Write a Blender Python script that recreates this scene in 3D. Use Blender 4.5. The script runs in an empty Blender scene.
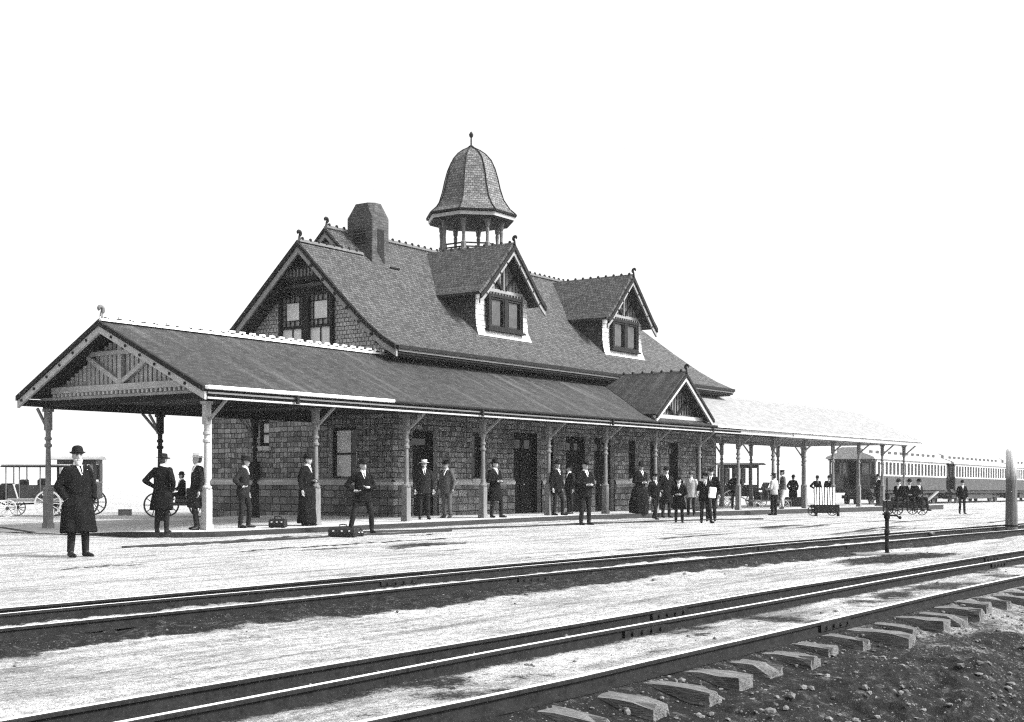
import bpy, bmesh, math, random
import numpy as np
from mathutils import Vector, Matrix, noise

random.seed(11)
rng = np.random.default_rng(5)
sc = bpy.context.scene
COL = sc.collection
PI = math.pi

# ------------------------------------------------------------------ camera frame (metres, camera over the origin)
CAM_H = 1.27
FPX = 1290.0
FWD = Vector((0.8237, 0.5670, 0.0))
RGT = Vector((0.5670, -0.8237, 0.0))

def on_line(px, Y):
    """world x of the point seen in column px that stands on the line y = Y"""
    k = (px - 512.0) / FPX
    d = FWD + k * RGT
    t = Y / d.y
    return d.x * t

def at_depth(px, d):
    k = (px - 512.0) / FPX
    p = (FWD + k * RGT) * d
    return p.x, p.y

# ------------------------------------------------------------------ terrain
def depth_of(x, y):
    return x * 0.8237 + y * 0.567

def near_c(x):
    return 4.45 - 0.0012 * x * x
def far_c(x):
    return 9.62 - 0.012 * x - 0.00168 * x * np.clip(x, -30, 60)

def plat_z(x, y):
    z = 0.10 - 0.0105 * min(max(depth_of(x, y) - 40, 0), 90)
    s = float(sst(22.4, 24.6, y) * (1 - sst(19.6, 23.0, x)))      # the open end runs out level with the ground
    return z * (1 - s) + 0.012 * s

def sst(a, b, v):
    t = np.clip((v - a) / (b - a), 0, 1)
    return t * t * (3 - 2 * t)

_perm = rng.random((256, 256))
def vnoise(x, y):
    xi = np.floor(x).astype(int); yi = np.floor(y).astype(int)
    fx = x - xi; fy = y - yi
    fx = fx * fx * (3 - 2 * fx); fy = fy * fy * (3 - 2 * fy)
    a = _perm[xi % 256, yi % 256]; b = _perm[(xi + 1) % 256, yi % 256]
    c = _perm[xi % 256, (yi + 1) % 256]; d = _perm[(xi + 1) % 256, (yi + 1) % 256]
    return (a * (1 - fx) + b * fx) * (1 - fy) + (c * (1 - fx) + d * fx) * fy - 0.5

def fbm(x, y, o=4):
    s = 0; a = 1.0
    for i in range(o):
        s = s + a * vnoise(x + 17.3 * i, y + 9.1 * i); x = x * 2.07; y = y * 2.03; a *= 0.5
    return s

def ground_base(x, y):
    x = np.asarray(x, float); y = np.asarray(y, float)
    d = depth_of(x, y)
    far = np.clip(d - 38, 0, 110)
    slope = 0.0105 + 0.0035 * (1 - sst(20, 27, y))
    z = -slope * far
    nc = near_c(x); fc = far_c(x)
    # crowned ground round the two tracks
    z = z + 0.10 * (1 - sst(1.2, 3.2, np.abs(y - nc))) * (x > -60)
    z = z + 0.03 * (1 - sst(1.2, 3.0, np.abs(y - fc)))
    # the bank that falls away on the near side
    z = z - 0.112 * (1 - sst(nc - 1.15, nc - 0.62, y)) - 0.38 * (1 - sst(nc - 3.3, nc - 0.95, y))
    # small hollow beside the far track
    z = z - 0.07 * sst(fc - 1.0, fc - 1.5, y) * (1 - sst(fc - 2.4, fc - 1.5, y) * 0) * sst(fc - 3.2, fc - 1.8, y) if False else z
    return z

def cinder_mask(x, y):
    nc = near_c(x); fc = far_c(x)
    n = fbm(x * 0.9, y * 1.7, 4) * 0.55
    n2 = fbm(x * 3.1 + 40, y * 4.3, 4) * 0.5
    m = np.zeros_like(x)
    # near bank
    bank = (1 - sst(nc - 0.82, nc - 0.60, y + n * 0.15)) * (1 - 0.55 * sst(11.5, 15.5, x + y * 0.9 + n * 6))
    m = np.maximum(m, bank * np.clip(0.93 + n2 * 0.5, 0, 1))
    # between the paired rails, near track
    m = np.maximum(m, (sst(nc + 0.24, nc + 0.30, y) * (1 - sst(nc + 0.72, nc + 0.80, y))) * np.clip(0.85 + n2 * 0.8, 0, 1))
    m = np.maximum(m, (sst(nc - 0.72, nc - 0.6, y) * (1 - sst(nc + 0.2, nc + 0.3, y))) * np.clip(0.34 + n * 0.9 + n2 * 0.7, 0, 0.75))
    m = np.maximum(m, (sst(nc - 0.78, nc - 0.70, y) * (1 - sst(nc - 0.66, nc - 0.40, y + n2 * .2))) * 0.75)
    m = np.maximum(m, (sst(nc + 0.06, nc + 0.26, y + n2 * .1) * (1 - sst(nc + 0.3, nc + 0.35, y))) * 0.6)
    # far track
    m = np.maximum(m, (sst(fc + 0.22, fc + 0.27, y) * (1 - sst(fc + 0.74, fc + 0.82, y))) * 0.9)
    m = np.maximum(m, (sst(fc + 0.0, fc + 0.18, y + n2 * .1) * (1 - sst(fc + 0.25, fc + 0.3, y))) * 0.7)
    low = 1.55 + n * 0.4 - 0.3 * sst(14, 30, x)
    m = np.maximum(m, (sst(fc - low - 0.25, fc - low + 0.25, y + n2 * 0.25) * (1 - sst(fc - 0.72, fc - 0.62, y))) * np.clip(0.95 + n2 * 0.3, 0, 1))
    m = np.maximum(m, (sst(fc + 0.74, fc + 0.8, y) * (1 - sst(fc + 0.85, fc + 1.25, y + n2 * .4))) * 0.45)
    # worn streaks along the way between the tracks and the platform
    st = fbm(x * 0.16 + 3, y * 2.6, 4)
    m = np.maximum(m, sst(0.14, 0.48, st + 0.1 * n2) * 0.62 * sst(fc + 1.2, fc + 3, y) * (1 - sst(20, 24, y)))
    # the dark patch round the switch stand
    r = np.hypot((x - 19.6) * 0.55, (y - 6.3) * 1.5)
    m = np.maximum(m, (1 - sst(0.4, 1.6, r + n * 1.0)) * 0.85)
    return np.clip(m, 0, 1)

def ground_z(x, y):
    return float(ground_base(np.array([x]), np.array([y]))[0])

# ------------------------------------------------------------------ tagging
def tag(o, label=None, cat=None, group=None, kind=None):
    if label: o['label'] = label
    if cat: o['category'] = cat
    if group: o['group'] = group
    if kind: o['kind'] = kind
    return o

def empty(name, loc=(0, 0, 0), rz=0.0, label=None, cat=None, group=None, parent=None):
    o = bpy.data.objects.new(name, None)
    o.empty_display_size = 0.2
    COL.objects.link(o)
    o.location = loc
    o.rotation_euler = (0, 0, rz)
    if parent: o.parent = parent
    return tag(o, label, cat, group)

def kids(o):
    return [c for c in bpy.data.objects if c.parent == o]

def copy_tree(o, parent=None):
    c = o.copy(); COL.objects.link(c); c.parent = parent
    for ch in kids(o): copy_tree(ch, c)
    return c

# ------------------------------------------------------------------ materials
M = {}
def nt(name):
    m = bpy.data.materials.new(name); m.use_nodes = True
    t = m.node_tree; t.nodes.clear()
    out = t.nodes.new('ShaderNodeOutputMaterial'); b = t.nodes.new('ShaderNodeBsdfPrincipled')
    t.links.new(b.outputs[0], out.inputs[0])
    M[name] = m
    return m, t, b
def N(t, typ, **kw):
    n = t.nodes.new(typ)
    for k, v in kw.items():
        if k in n.inputs.keys(): n.inputs[k].default_value = v
        else: setattr(n, k, v)
    return n
def g(v): return (v, v, v, 1)
def ramp(t, fac, stops):
    r = t.nodes.new('ShaderNodeValToRGB')
    e = r.color_ramp.elements
    e[0].position = stops[0][0]; e[0].color = g(stops[0][1])
    e[1].position = stops[1][0]; e[1].color = g(stops[1][1])
    for p, v in stops[2:]:
        x = e.new(p); x.color = g(v)
    t.links.new(fac, r.inputs[0]); return r.outputs[0]
def mixc(t, a, b, f, mode='MIX'):
    n = t.nodes.new('ShaderNodeMix'); n.data_type = 'RGBA'; n.blend_type = mode
    for k, v in ((6, a), (7, b), (0, f)):
        if hasattr(v, 'links'): t.links.new(v, n.inputs[k])
        else: n.inputs[k].default_value = v if k == 0 or not isinstance(v, (int, float)) else g(v)
    return n.outputs[2]
def bump(t, b, h, strength=0.3, dist=0.02):
    n = N(t, 'ShaderNodeBump'); n.inputs['Strength'].default_value = strength; n.inputs['Distance'].default_value = dist
    t.links.new(h, n.inputs['Height']); t.links.new(n.outputs[0], b.inputs['Normal'])

def plain(name, lo, hi=None, rough=0.7, scale=6.0, bstr=0.25, bdist=0.01, spec=0.3, fine=60.0, metal=0.0, stretch=None):
    """noise-mottled surface in object space"""
    m, t, b = nt(name)
    hi = lo * 1.4 if hi is None else hi
    tc = N(t, 'ShaderNodeTexCoord'); mp = N(t, 'ShaderNodeMapping')
    t.links.new(tc.outputs['Object'], mp.inputs[0])
    if stretch: mp.inputs['Scale'].default_value = stretch
    n1 = N(t, 'ShaderNodeTexNoise', Scale=scale, Detail=6.0, Roughness=0.65)
    n2 = N(t, 'ShaderNodeTexNoise', Scale=fine, Detail=3.0)
    t.links.new(mp.outputs[0], n1.inputs['Vector']); t.links.new(mp.outputs[0], n2.inputs['Vector'])
    mx = mixc(t, n1.outputs[0], n2.outputs[0], 0.4)
    t.links.new(ramp(t, mx, [(0.34, lo), (0.66, hi)]), b.inputs['Base Color'])
    b.inputs['Roughness'].default_value = rough
    b.inputs['Specular IOR Level'].default_value = spec
    b.inputs['Metallic'].default_value = metal
    bump(t, b, mx, bstr, bdist)
    return m

def courses(name, w, h, c1, c2, mort, msize=0.012, rough=0.8, bstr=0.5, bdist=0.02, offset=0.5, stain=0.3, spec=0.25, jitter=0.0, squash=1.0, sqf=2, streak=0.0):
    """bricks / shingles / stones in metric UV space"""
    m, t, b = nt(name)
    tc = N(t, 'ShaderNodeTexCoord')
    vec = tc.outputs['UV']
    if jitter:
        nj = N(t, 'ShaderNodeTexNoise', Scale=1.6, Detail=2.0)
        t.links.new(vec, nj.inputs['Vector'])
        va = N(t, 'ShaderNodeVectorMath', operation='MULTIPLY_ADD')
        t.links.new(nj.outputs['Color'], va.inputs[0]); va.inputs[1].default_value = (jitter, jitter, 0)
        t.links.new(vec, va.inputs[2]); vec = va.outputs[0]
    br = N(t, 'ShaderNodeTexBrick'); br.offset = offset; br.squash = squash; br.squash_frequency = sqf
    br.inputs['Scale'].default_value = 1.0
    br.inputs['Brick Width'].default_value = w; br.inputs['Row Height'].default_value = h
    br.inputs['Mortar Size'].default_value = msize; br.inputs['Mortar Smooth'].default_value = 0.25
    br.inputs['Color1'].default_value = g(c1); br.inputs['Color2'].default_value = g(c2); br.inputs['Mortar'].default_value = g(mort)
    t.links.new(vec, br.inputs['Vector'])
    n1 = N(t, 'ShaderNodeTexNoise', Scale=0.7, Detail=6.0, Roughness=0.7)
    n2 = N(t, 'ShaderNodeTexNoise', Scale=28.0, Detail=4.0, Roughness=0.7)
    t.links.new(tc.outputs['UV'], n1.inputs['Vector']); t.links.new(tc.outputs['UV'], n2.inputs['Vector'])
    col = mixc(t, br.outputs['Color'], ramp(t, n1.outputs[0], [(0.3, 0.55), (0.7, 1.0)]), stain, 'MULTIPLY')
    col = mixc(t, col, ramp(t, n2.outputs[0], [(0.3, 0.45), (0.7, 1.0)]), 0.6, 'MULTIPLY')
    if streak:
        mp = N(t, 'ShaderNodeMapping'); mp.inputs['Scale'].default_value = (1.6, 0.16, 1); mp.inputs['Rotation'].default_value = (0, 0, 0.35)
        t.links.new(tc.outputs['UV'], mp.inputs[0])
        n3 = N(t, 'ShaderNodeTexNoise', Scale=1.3, Detail=5.0, Roughness=0.6)
        t.links.new(mp.outputs[0], n3.inputs['Vector'])
        col = mixc(t, col, g(0.42), ramp(t, n3.outputs[0], [(0.52, 0.0), (0.78, streak)]))
    t.links.new(col, b.inputs['Base Color'])
    b.inputs['Roughness'].default_value = rough; b.inputs['Specular IOR Level'].default_value = spec
    inv = N(t, 'ShaderNodeMath', operation='MULTIPLY_ADD')
    t.links.new(br.outputs['Fac'], inv.inputs[0]); inv.inputs[1].default_value = -1.0; 
    t.links.new(n2.outputs[0], inv.inputs[2])
    bump(t, b, inv.outputs[0], bstr, bdist)
    return m

def glassy(name, v, rough=0.08):
    m, t, b = nt(name)
    tc = N(t, 'ShaderNodeTexCoord')
    n = N(t, 'ShaderNodeTexNoise', Scale=3.0, Detail=3.0); t.links.new(tc.outputs['Object'], n.inputs['Vector'])
    t.links.new(ramp(t, n.outputs[0], [(0.3, v * 0.6), (0.7, v * 1.3)]), b.inputs['Base Color'])
    b.inputs['Roughness'].default_value = rough; b.inputs['Specular IOR Level'].default_value = 0.35
    bump(t, b, n.outputs[0], 0.06, 0.02)
    return m

courses('roof_shingle', 0.14, 0.115, 0.035, 0.115, 0.008, 0.012, rough=0.62, bstr=0.9, bdist=0.03, stain=0.35, spec=0.3, squash=0.8, sqf=3)
courses('canopy_shingle', 0.16, 0.11, 0.016, 0.046, 0.008, 0.007, rough=0.65, bstr=0.5, bdist=0.02, stain=0.5, spec=0.3, streak=0.13)
courses('dome_shingle', 0.14, 0.10, 0.08, 0.22, 0.02, 0.010, rough=0.62, bstr=0.9, bdist=0.03, stain=0.25, spec=0.3)
courses('glare_canopy', 0.30, 0.15, 0.20, 0.30, 0.12, 0.008, rough=0.6, bstr=0.25, bdist=0.01, stain=0.2, spec=0.5)  # far canopy roof, bleached by glare put into its colour
courses('fish_scale', 0.15, 0.13, 0.42, 0.60, 0.08, 0.012, rough=0.8, bstr=0.8, bdist=0.03, stain=0.3)
courses('white_shingle', 0.15, 0.17, 0.50, 0.66, 0.16, 0.011, rough=0.8, bstr=0.6, bdist=0.02, stain=0.25)
courses('dark_shingle', 0.15, 0.19, 0.05, 0.13, 0.02, 0.016, rough=0.8, bstr=0.7, bdist=0.03)
courses('stone', 0.29, 0.165, 0.11, 0.38, 0.025, 0.013, rough=0.9, bstr=1.0, bdist=0.05, stain=0.45, jitter=0.10, squash=0.55, sqf=2, offset=0.37)
courses('base_stone', 0.46, 0.23, 0.10, 0.32, 0.025, 0.016, rough=0.9, bstr=1.0, bdist=0.07, stain=0.45, jitter=0.06, squash=0.7, sqf=2, offset=0.41)
courses('smooth_stone', 0.9, 0.42, 0.34, 0.50, 0.16, 0.012, rough=0.85, bstr=0.5, bdist=0.02, stain=0.35)
courses('brick', 0.21, 0.085, 0.045, 0.10, 0.035, 0.008, rough=0.85, bstr=0.5, bdist=0.015, stain=0.3)
courses('platform_brick', 0.6, 0.22, 0.40, 0.58, 0.20, 0.010, rough=0.95, bstr=0.5, bdist=0.01, stain=0.3)
courses('matchboard', 40.0, 0.16, 0.20, 0.27, 0.02, 0.02, rough=0.7, bstr=0.7, bdist=0.02, offset=0)
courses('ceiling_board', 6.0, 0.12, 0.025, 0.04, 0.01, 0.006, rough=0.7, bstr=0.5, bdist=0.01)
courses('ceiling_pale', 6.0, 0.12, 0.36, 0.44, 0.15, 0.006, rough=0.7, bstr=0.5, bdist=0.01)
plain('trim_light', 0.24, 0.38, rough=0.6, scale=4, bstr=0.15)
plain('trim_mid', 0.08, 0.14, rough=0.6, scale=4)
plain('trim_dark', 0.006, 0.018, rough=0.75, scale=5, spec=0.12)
plain('white_paint', 0.74, 0.86, rough=0.5, scale=3, bstr=0.1)
plain('post_paint', 0.07, 0.19, rough=0.7, scale=3, stretch=(1, 1, 0.3))
plain('door_wood', 0.002, 0.007, rough=0.7, spec=0.06, scale=5, stretch=(1, 1, 0.2))
glassy('glass', 0.006)
plain('curtain', 0.15, 0.27, rough=0.9, scale=3, stretch=(3, 3, 0.3), bstr=0.3, bdist=0.02)
plain('blind', 0.035, 0.075, rough=0.8, scale=3)
plain('blind_pale', 0.50, 0.70, rough=0.9, scale=3)
plain('leaded', 0.10, 0.22, rough=0.3, scale=9, spec=0.5)
plain('iron', 0.004, 0.011, rough=0.7, scale=10, metal=0.0, spec=0.12)
plain('rust', 0.006, 0.022, rough=0.85, scale=12, bstr=0.4, spec=0.1)
plain('rail_head', 0.78, 0.95, rough=0.45, scale=8, metal=0.5, bstr=0.05)
plain('tie_wood', 0.035, 0.17, rough=0.9, scale=3.2, bstr=0.9, bdist=0.03, stretch=(5.0, 0.7, 5.0), fine=26)
plain('barge_grey', 0.15, 0.24, rough=0.65, scale=4)
plain('kerb_wood', 0.008, 0.035, rough=0.9, scale=3, bstr=0.6, stretch=(0.4, 4, 4))
plain('old_wood', 0.10, 0.22, rough=0.9, scale=4, bstr=0.7, bdist=0.02, stretch=(4, 4, 0.35))
plain('pale_wood', 0.30, 0.48, rough=0.8, scale=5, bstr=0.3)
plain('leather', 0.005, 0.014, rough=0.6, scale=14, spec=0.18)
plain('brass', 0.55, 0.75, rough=0.3, metal=0.8, scale=10)
plain('skin', 0.22, 0.31, rough=0.55, scale=9, bstr=0.05)
plain('hair_dark', 0.012, 0.035, rough=0.6, scale=30, bstr=0.5)
plain('hair_white', 0.30, 0.46, rough=0.7, scale=30, bstr=0.5)
plain('linen', 0.72, 0.85, rough=0.8, scale=8, bstr=0.1)
plain('felt', 0.004, 0.010, rough=0.85, scale=20, bstr=0.1, spec=0.1)
plain('straw', 0.66, 0.80, rough=0.7, scale=40)
plain('wool_black', 0.003, 0.013, rough=0.95, scale=7, bstr=0.6, bdist=0.03, spec=0.03)
plain('wool_dark', 0.007, 0.022, rough=0.95, scale=7, bstr=0.6, bdist=0.03, spec=0.05)
plain('wool_grey', 0.05, 0.10, rough=0.95, scale=7, bstr=0.4, bdist=0.02, spec=0.1)
plain('wool_light', 0.24, 0.34, rough=0.95, scale=7, bstr=0.4, bdist=0.02, spec=0.1)
plain('shoe', 0.005, 0.012, rough=0.5, scale=10, spec=0.25)
plain('coach_dark', 0.015, 0.035, rough=0.5, scale=3, spec=0.3)
plain('coach_grey', 0.20, 0.30, rough=0.6, scale=3)
plain('coach_pale', 0.42, 0.60, rough=0.5, scale=3)
plain('train_body', 0.03, 0.065, rough=0.7, scale=2, spec=0.15)
plain('train_roof', 0.26, 0.36, rough=0.6, scale=2)
plain('train_pale', 0.36, 0.50, rough=0.6, scale=3)
plain('train_under', 0.012, 0.035, rough=0.8, scale=3)
plain('pole_wood', 0.16, 0.32, rough=0.95, scale=4, bstr=0.9, bdist=0.03, stretch=(6, 6, 0.3))
def glare_post():
    m, t, b = nt('glare_topped_post')
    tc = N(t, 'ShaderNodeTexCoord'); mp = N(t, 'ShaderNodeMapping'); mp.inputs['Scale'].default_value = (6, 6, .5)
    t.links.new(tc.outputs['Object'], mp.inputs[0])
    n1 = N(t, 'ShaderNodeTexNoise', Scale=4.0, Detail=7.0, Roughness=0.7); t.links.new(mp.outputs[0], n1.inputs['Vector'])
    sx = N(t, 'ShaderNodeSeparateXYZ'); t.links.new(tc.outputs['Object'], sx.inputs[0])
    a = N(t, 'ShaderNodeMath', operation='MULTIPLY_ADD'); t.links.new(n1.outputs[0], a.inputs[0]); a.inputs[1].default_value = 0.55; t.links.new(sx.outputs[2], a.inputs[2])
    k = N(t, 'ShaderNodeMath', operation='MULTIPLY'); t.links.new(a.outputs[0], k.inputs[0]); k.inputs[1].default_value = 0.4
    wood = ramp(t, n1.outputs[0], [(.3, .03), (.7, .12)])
    t.links.new(mixc(t, wood, g(.80), ramp(t, k.outputs[0], [(.58, 0.0), (.92, 1.0)])), b.inputs['Base Color'])  # pales upward: overexposure glare painted into the wood colour
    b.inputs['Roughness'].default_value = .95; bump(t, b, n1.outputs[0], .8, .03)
glare_post()
plain('rock', 0.02, 0.20, rough=0.95, scale=9, bstr=0.6)

def ground_material():
    m, t, b = nt('dirt')
    tc = N(t, 'ShaderNodeTexCoord'); P = tc.outputs['Object']
    at = N(t, 'ShaderNodeAttribute'); at.attribute_name = 'cinder'
    n1 = N(t, 'ShaderNodeTexNoise', Scale=0.5, Detail=8.0, Roughness=0.7)
    n2 = N(t, 'ShaderNodeTexNoise', Scale=9.0, Detail=6.0, Roughness=0.75)
    n3 = N(t, 'ShaderNodeTexNoise', Scale=42.0, Detail=4.0, Roughness=0.8)
    vo = N(t, 'ShaderNodeTexVoronoi', Scale=26.0); vo2 = N(t, 'ShaderNodeTexVoronoi', Scale=11.0)
    mp = N(t, 'ShaderNodeMapping'); mp.inputs['Scale'].default_value = (0.22, 2.2, 1)
    t.links.new(P, mp.inputs[0])
    n4 = N(t, 'ShaderNodeTexNoise', Scale=1.5, Detail=7.0, Roughness=0.7)
    t.links.new(mp.outputs[0], n4.inputs['Vector'])
    for n in (n1, n2, n3, vo, vo2): t.links.new(P, n.inputs['Vector'])
    sand = ramp(t, n1.outputs[0], [(0.30, 0.26), (0.44, 0.46), (0.70, 0.62)])
    sand = mixc(t, sand, ramp(t, n4.outputs[0], [(0.36, 0.20), (0.52, 1.0)]), 0.65, 'MULTIPLY')
    sand = mixc(t, sand, ramp(t, n2.outputs[0], [(0.40, 0.12), (0.52, 1.0)]), 0.45, 'MULTIPLY')
    sand = mixc(t, sand, ramp(t, n3.outputs[0], [(0.40, 0.10), (0.53, 1.0)]), 0.65, 'MULTIPLY')
    cin = ramp(t, n2.outputs[0], [(0.3, 0.003), (0.55, 0.016), (0.70, 0.10)])
    cin = mixc(t, cin, ramp(t, n3.outputs[0], [(0.3, 0.3), (0.7, 1.6)]), 0.8, 'MULTIPLY')
    cin = mixc(t, cin, g(0.26), ramp(t, vo.outputs['Distance'], [(0.09, 0.7), (0.18, 0.0)]))
    # break the edge of the cinder with the same grain
    am = N(t, 'ShaderNodeMath', operation='MULTIPLY_ADD'); t.links.new(n2.outputs[0], am.inputs[0]); am.inputs[1].default_value = 0.9; am.inputs[2].default_value = -0.45
    am3 = N(t, 'ShaderNodeMath', operation='MULTIPLY_ADD'); t.links.new(n3.outputs[0], am3.inputs[0]); am3.inputs[1].default_value = 0.9; t.links.new(am.outputs[0], am3.inputs[2])
    am = N(t, 'ShaderNodeMath', operation='ADD'); t.links.new(am3.outputs[0], am.inputs[0]); am.inputs[1].default_value = -0.45
    ad = N(t, 'ShaderNodeMath', operation='ADD'); t.links.new(at.outputs['Fac'], ad.inputs[0]); t.links.new(am.outputs[0], ad.inputs[1])
    f = ramp(t, ad.outputs[0], [(0.36, 0.0), (0.52, 1.0)])
    t.links.new(mixc(t, sand, cin, f), b.inputs['Base Color'])
    b.inputs['Roughness'].default_value = 0.95; b.inputs['Specular IOR Level'].default_value = 0.15
    h = N(t, 'ShaderNodeMath', operation='ADD'); t.links.new(n2.outputs[0], h.inputs[0]); t.links.new(n3.outputs[0], h.inputs[1])
    h2 = N(t, 'ShaderNodeMath', operation='MULTIPLY_ADD'); t.links.new(vo2.outputs['Distance'], h2.inputs[0]); h2.inputs[1].default_value = -0.7; t.links.new(h.outputs[0], h2.inputs[2])
    bump(t, b, h2.outputs[0], 0.7, 0.05)
ground_material()

# ------------------------------------------------------------------ mesh builder
class MB:
    def __init__(s):
        s.v = []; s.f = []; s.mi = []; s.mats = []; s.cur = 0
    def use(s, m):
        if m not in s.mats: s.mats.append(m)
        s.cur = s.mats.index(m); return s
    def face(s, pts):
        b = len(s.v); s.v += [tuple(p) for p in pts]
        s.f.append(tuple(range(b, b + len(pts)))); s.mi.append(s.cur)
    def mesh(s, vs, fs):
        b = len(s.v); s.v += [tuple(p) for p in vs]
        for f in fs: s.f.append(tuple(b + i for i in f)); s.mi.append(s.cur)
    def box(s, x0, x1, y0, y1, z0, z1):
        if x0 > x1: x0, x1 = x1, x0
        if y0 > y1: y0, y1 = y1, y0
        v = [(x0, y0, z0), (x1, y0, z0), (x1, y1, z0), (x0, y1, z0), (x0, y0, z1), (x1, y0, z1), (x1, y1, z1), (x0, y1, z1)]
        s.mesh(v, [(0, 3, 2, 1), (4, 5, 6, 7), (0, 1, 5, 4), (1, 2, 6, 5), (2, 3, 7, 6), (3, 0, 4, 7)]); return s
    def beam(s, p0, p1, w, h, up=(0, 0, 1)):
        p0 = Vector(p0); p1 = Vector(p1); d = (p1 - p0).normalized(); u = Vector(up)
        a = d.cross(u)
        if a.length < 1e-4: a = d.cross(Vector((1, 0, 0)))
        a.normalize(); c = a.cross(d).normalized()
        v = []
        for p in (p0, p1):
            for sa, sc_ in ((-1, -1), (1, -1), (1, 1), (-1, 1)):
                v.append(p + a * sa * w / 2 + c * sc_ * h / 2)
        s.mesh(v, [(0, 3, 2, 1), (4, 5, 6, 7), (0, 1, 5, 4), (1, 2, 6, 5), (2, 3, 7, 6), (3, 0, 4, 7)]); return s
    def prism(s, poly, axis, a, b):
        """poly: 2-D outline; axis 'x': (y,z), 'y': (x,z), 'z': (x,y)"""
        def P(u, v, w):
            return {'x': (w, u, v), 'y': (u, w, v), 'z': (u, v, w)}[axis]
        n = len(poly)
        v = [P(u, w, a) for u, w in poly] + [P(u, w, b) for u, w in poly]
        s.mesh(v, [tuple(range(n)), tuple(range(2 * n - 1, n - 1, -1))] + [(i, i + n, (i + 1) % n + n, (i + 1) % n) for i in range(n)]); return s
    def tube(s, pts, rad, n=8, cap=True):
        pts = [Vector(p) for p in pts]
        if not hasattr(rad, '__len__'): rad = [rad] * len(pts)
        rings = []
        ref = None
        for i, p in enumerate(pts):
            d = (pts[min(i + 1, len(pts) - 1)] - pts[max(i - 1, 0)])
            d = d.normalized() if d.length > 1e-9 else Vector((0, 0, 1))
            if ref is None:
                ref = d.orthogonal().normalized()
            ref = (ref - d * ref.dot(d))
            ref = ref.normalized() if ref.length > 1e-6 else d.orthogonal().normalized()
            c = d.cross(ref)
            rings.append([p + (ref * math.cos(2 * PI * k / n) + c * math.sin(2 * PI * k / n)) * rad[i] for k in range(n)])
        vs = [q for r in rings for q in r]; fs = []
        for i in range(len(rings) - 1):
            for k in range(n):
                fs.append((i * n + k, i * n + (k + 1) % n, (i + 1) * n + (k + 1) % n, (i + 1) * n + k))
        if cap:
            fs.append(tuple(range(n - 1, -1, -1))); fs.append(tuple((len(rings) - 1) * n + k for k in range(n)))
        s.mesh(vs, fs); return s
    def lathe(s, prof, c=(0, 0, 0), n=16, ph=0.0, sx=1.0, sy=1.0):
        vs = []; fs = []
        for r, z in prof:
            for k in range(n):
                a = 2 * PI * k / n + ph
                vs.append((c[0] + r * sx * math.cos(a), c[1] + r * sy * math.sin(a), c[2] + z))
        for i in range(len(prof) - 1):
            for k in range(n):
                fs.append((i * n + k, i * n + (k + 1) % n, (i + 1) * n + (k + 1) % n, (i + 1) * n + k))
        fs.append(tuple(range(n - 1, -1, -1))); fs.append(tuple((len(prof) - 1) * n + k for k in range(n)))
        s.mesh(vs, fs); return s
    def sections(s, secs, n=16):
        """secs: (cx,cy,cz,rx,ry) horizontal ellipses"""
        vs = []; fs = []
        for cx, cy, cz, rx, ry in secs:
            for k in range(n):
                a = 2 * PI * k / n
                vs.append((cx + rx * math.cos(a), cy + ry * math.sin(a), cz))
        for i in range(len(secs) - 1):
            for k in range(n):
                fs.append((i * n + k, i * n + (k + 1) % n, (i + 1) * n + (k + 1) % n, (i + 1) * n + k))
        fs.append(tuple(range(n - 1, -1, -1))); fs.append(tuple((len(secs) - 1) * n + k for k in range(n)))
        s.mesh(vs, fs); return s
    def ball(s, c, r, n=10, m=8):
        rx, ry, rz = r if hasattr(r, '__len__') else (r, r, r)
        s.sections([(c[0], c[1], c[2] + rz * math.sin(-PI / 2 + PI * i / m), max(rx * math.cos(-PI / 2 + PI * i / m), 1e-4), max(ry * math.cos(-PI / 2 + PI * i / m), 1e-4)) for i in range(m + 1)], n); return s
    def data(s, name, smooth=False, fix=True):
        me = bpy.data.meshes.new(name)
        me.from_pydata(s.v, [], s.f)
        for m in s.mats: me.materials.append(M[m])
        me.polygons.foreach_set('material_index', s.mi)
        if fix:
            bm = bmesh.new(); bm.from_mesh(me)
            bmesh.ops.recalc_face_normals(bm, faces=bm.faces); bm.to_mesh(me); bm.free()
        metric_uv(me)
        me.polygons.foreach_set('use_smooth', [smooth] * len(me.polygons))
        return me
    def build(s, name, mat=None, parent=None, smooth=False, bevel=0, solid=0, fix=True, **kw):
        if mat and not s.mats: s.mats.append(mat)
        o = bpy.data.objects.new(name, s.data(name, smooth, fix))
        COL.objects.link(o)
        if parent: o.parent = parent
        if solid:
            md = o.modifiers.new('solid', 'SOLIDIFY'); md.thickness = solid; md.offset = -1
        if bevel:
            md = o.modifiers.new('bevel', 'BEVEL'); md.width = bevel; md.segments = 1; md.limit_method = 'ANGLE'
        return tag(o, **kw) if kw else o

def metric_uv(me):
    if not len(me.polygons): return
    uv = me.uv_layers.new(name='UVMap')
    co = [v.co for v in me.vertices]
    Z = Vector((0, 0, 1))
    out = np.zeros(len(me.loops) * 2, np.float32)
    for p in me.polygons:
        n = p.normal
        t = Z.cross(n)
        if t.length < 0.05: t = Vector((1, 0, 0))
        t.normalize(); b = n.cross(t)
        for li in p.loop_indices:
            c = co[me.loops[li].vertex_index]
            out[2 * li] = c.dot(t); out[2 * li + 1] = c.dot(b)
    uv.data.foreach_set('uv', out)

def new_mesh_obj(name, me, parent=None):
    o = bpy.data.objects.new(name, me); COL.objects.link(o)
    if parent: o.parent = parent
    return o
SUN_E, SUN_ANG, SKY_S, EXPO, HAZE, CLOUD = 2.4, 11, 0.15, 1.45, 0.0003, 2.5
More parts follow.
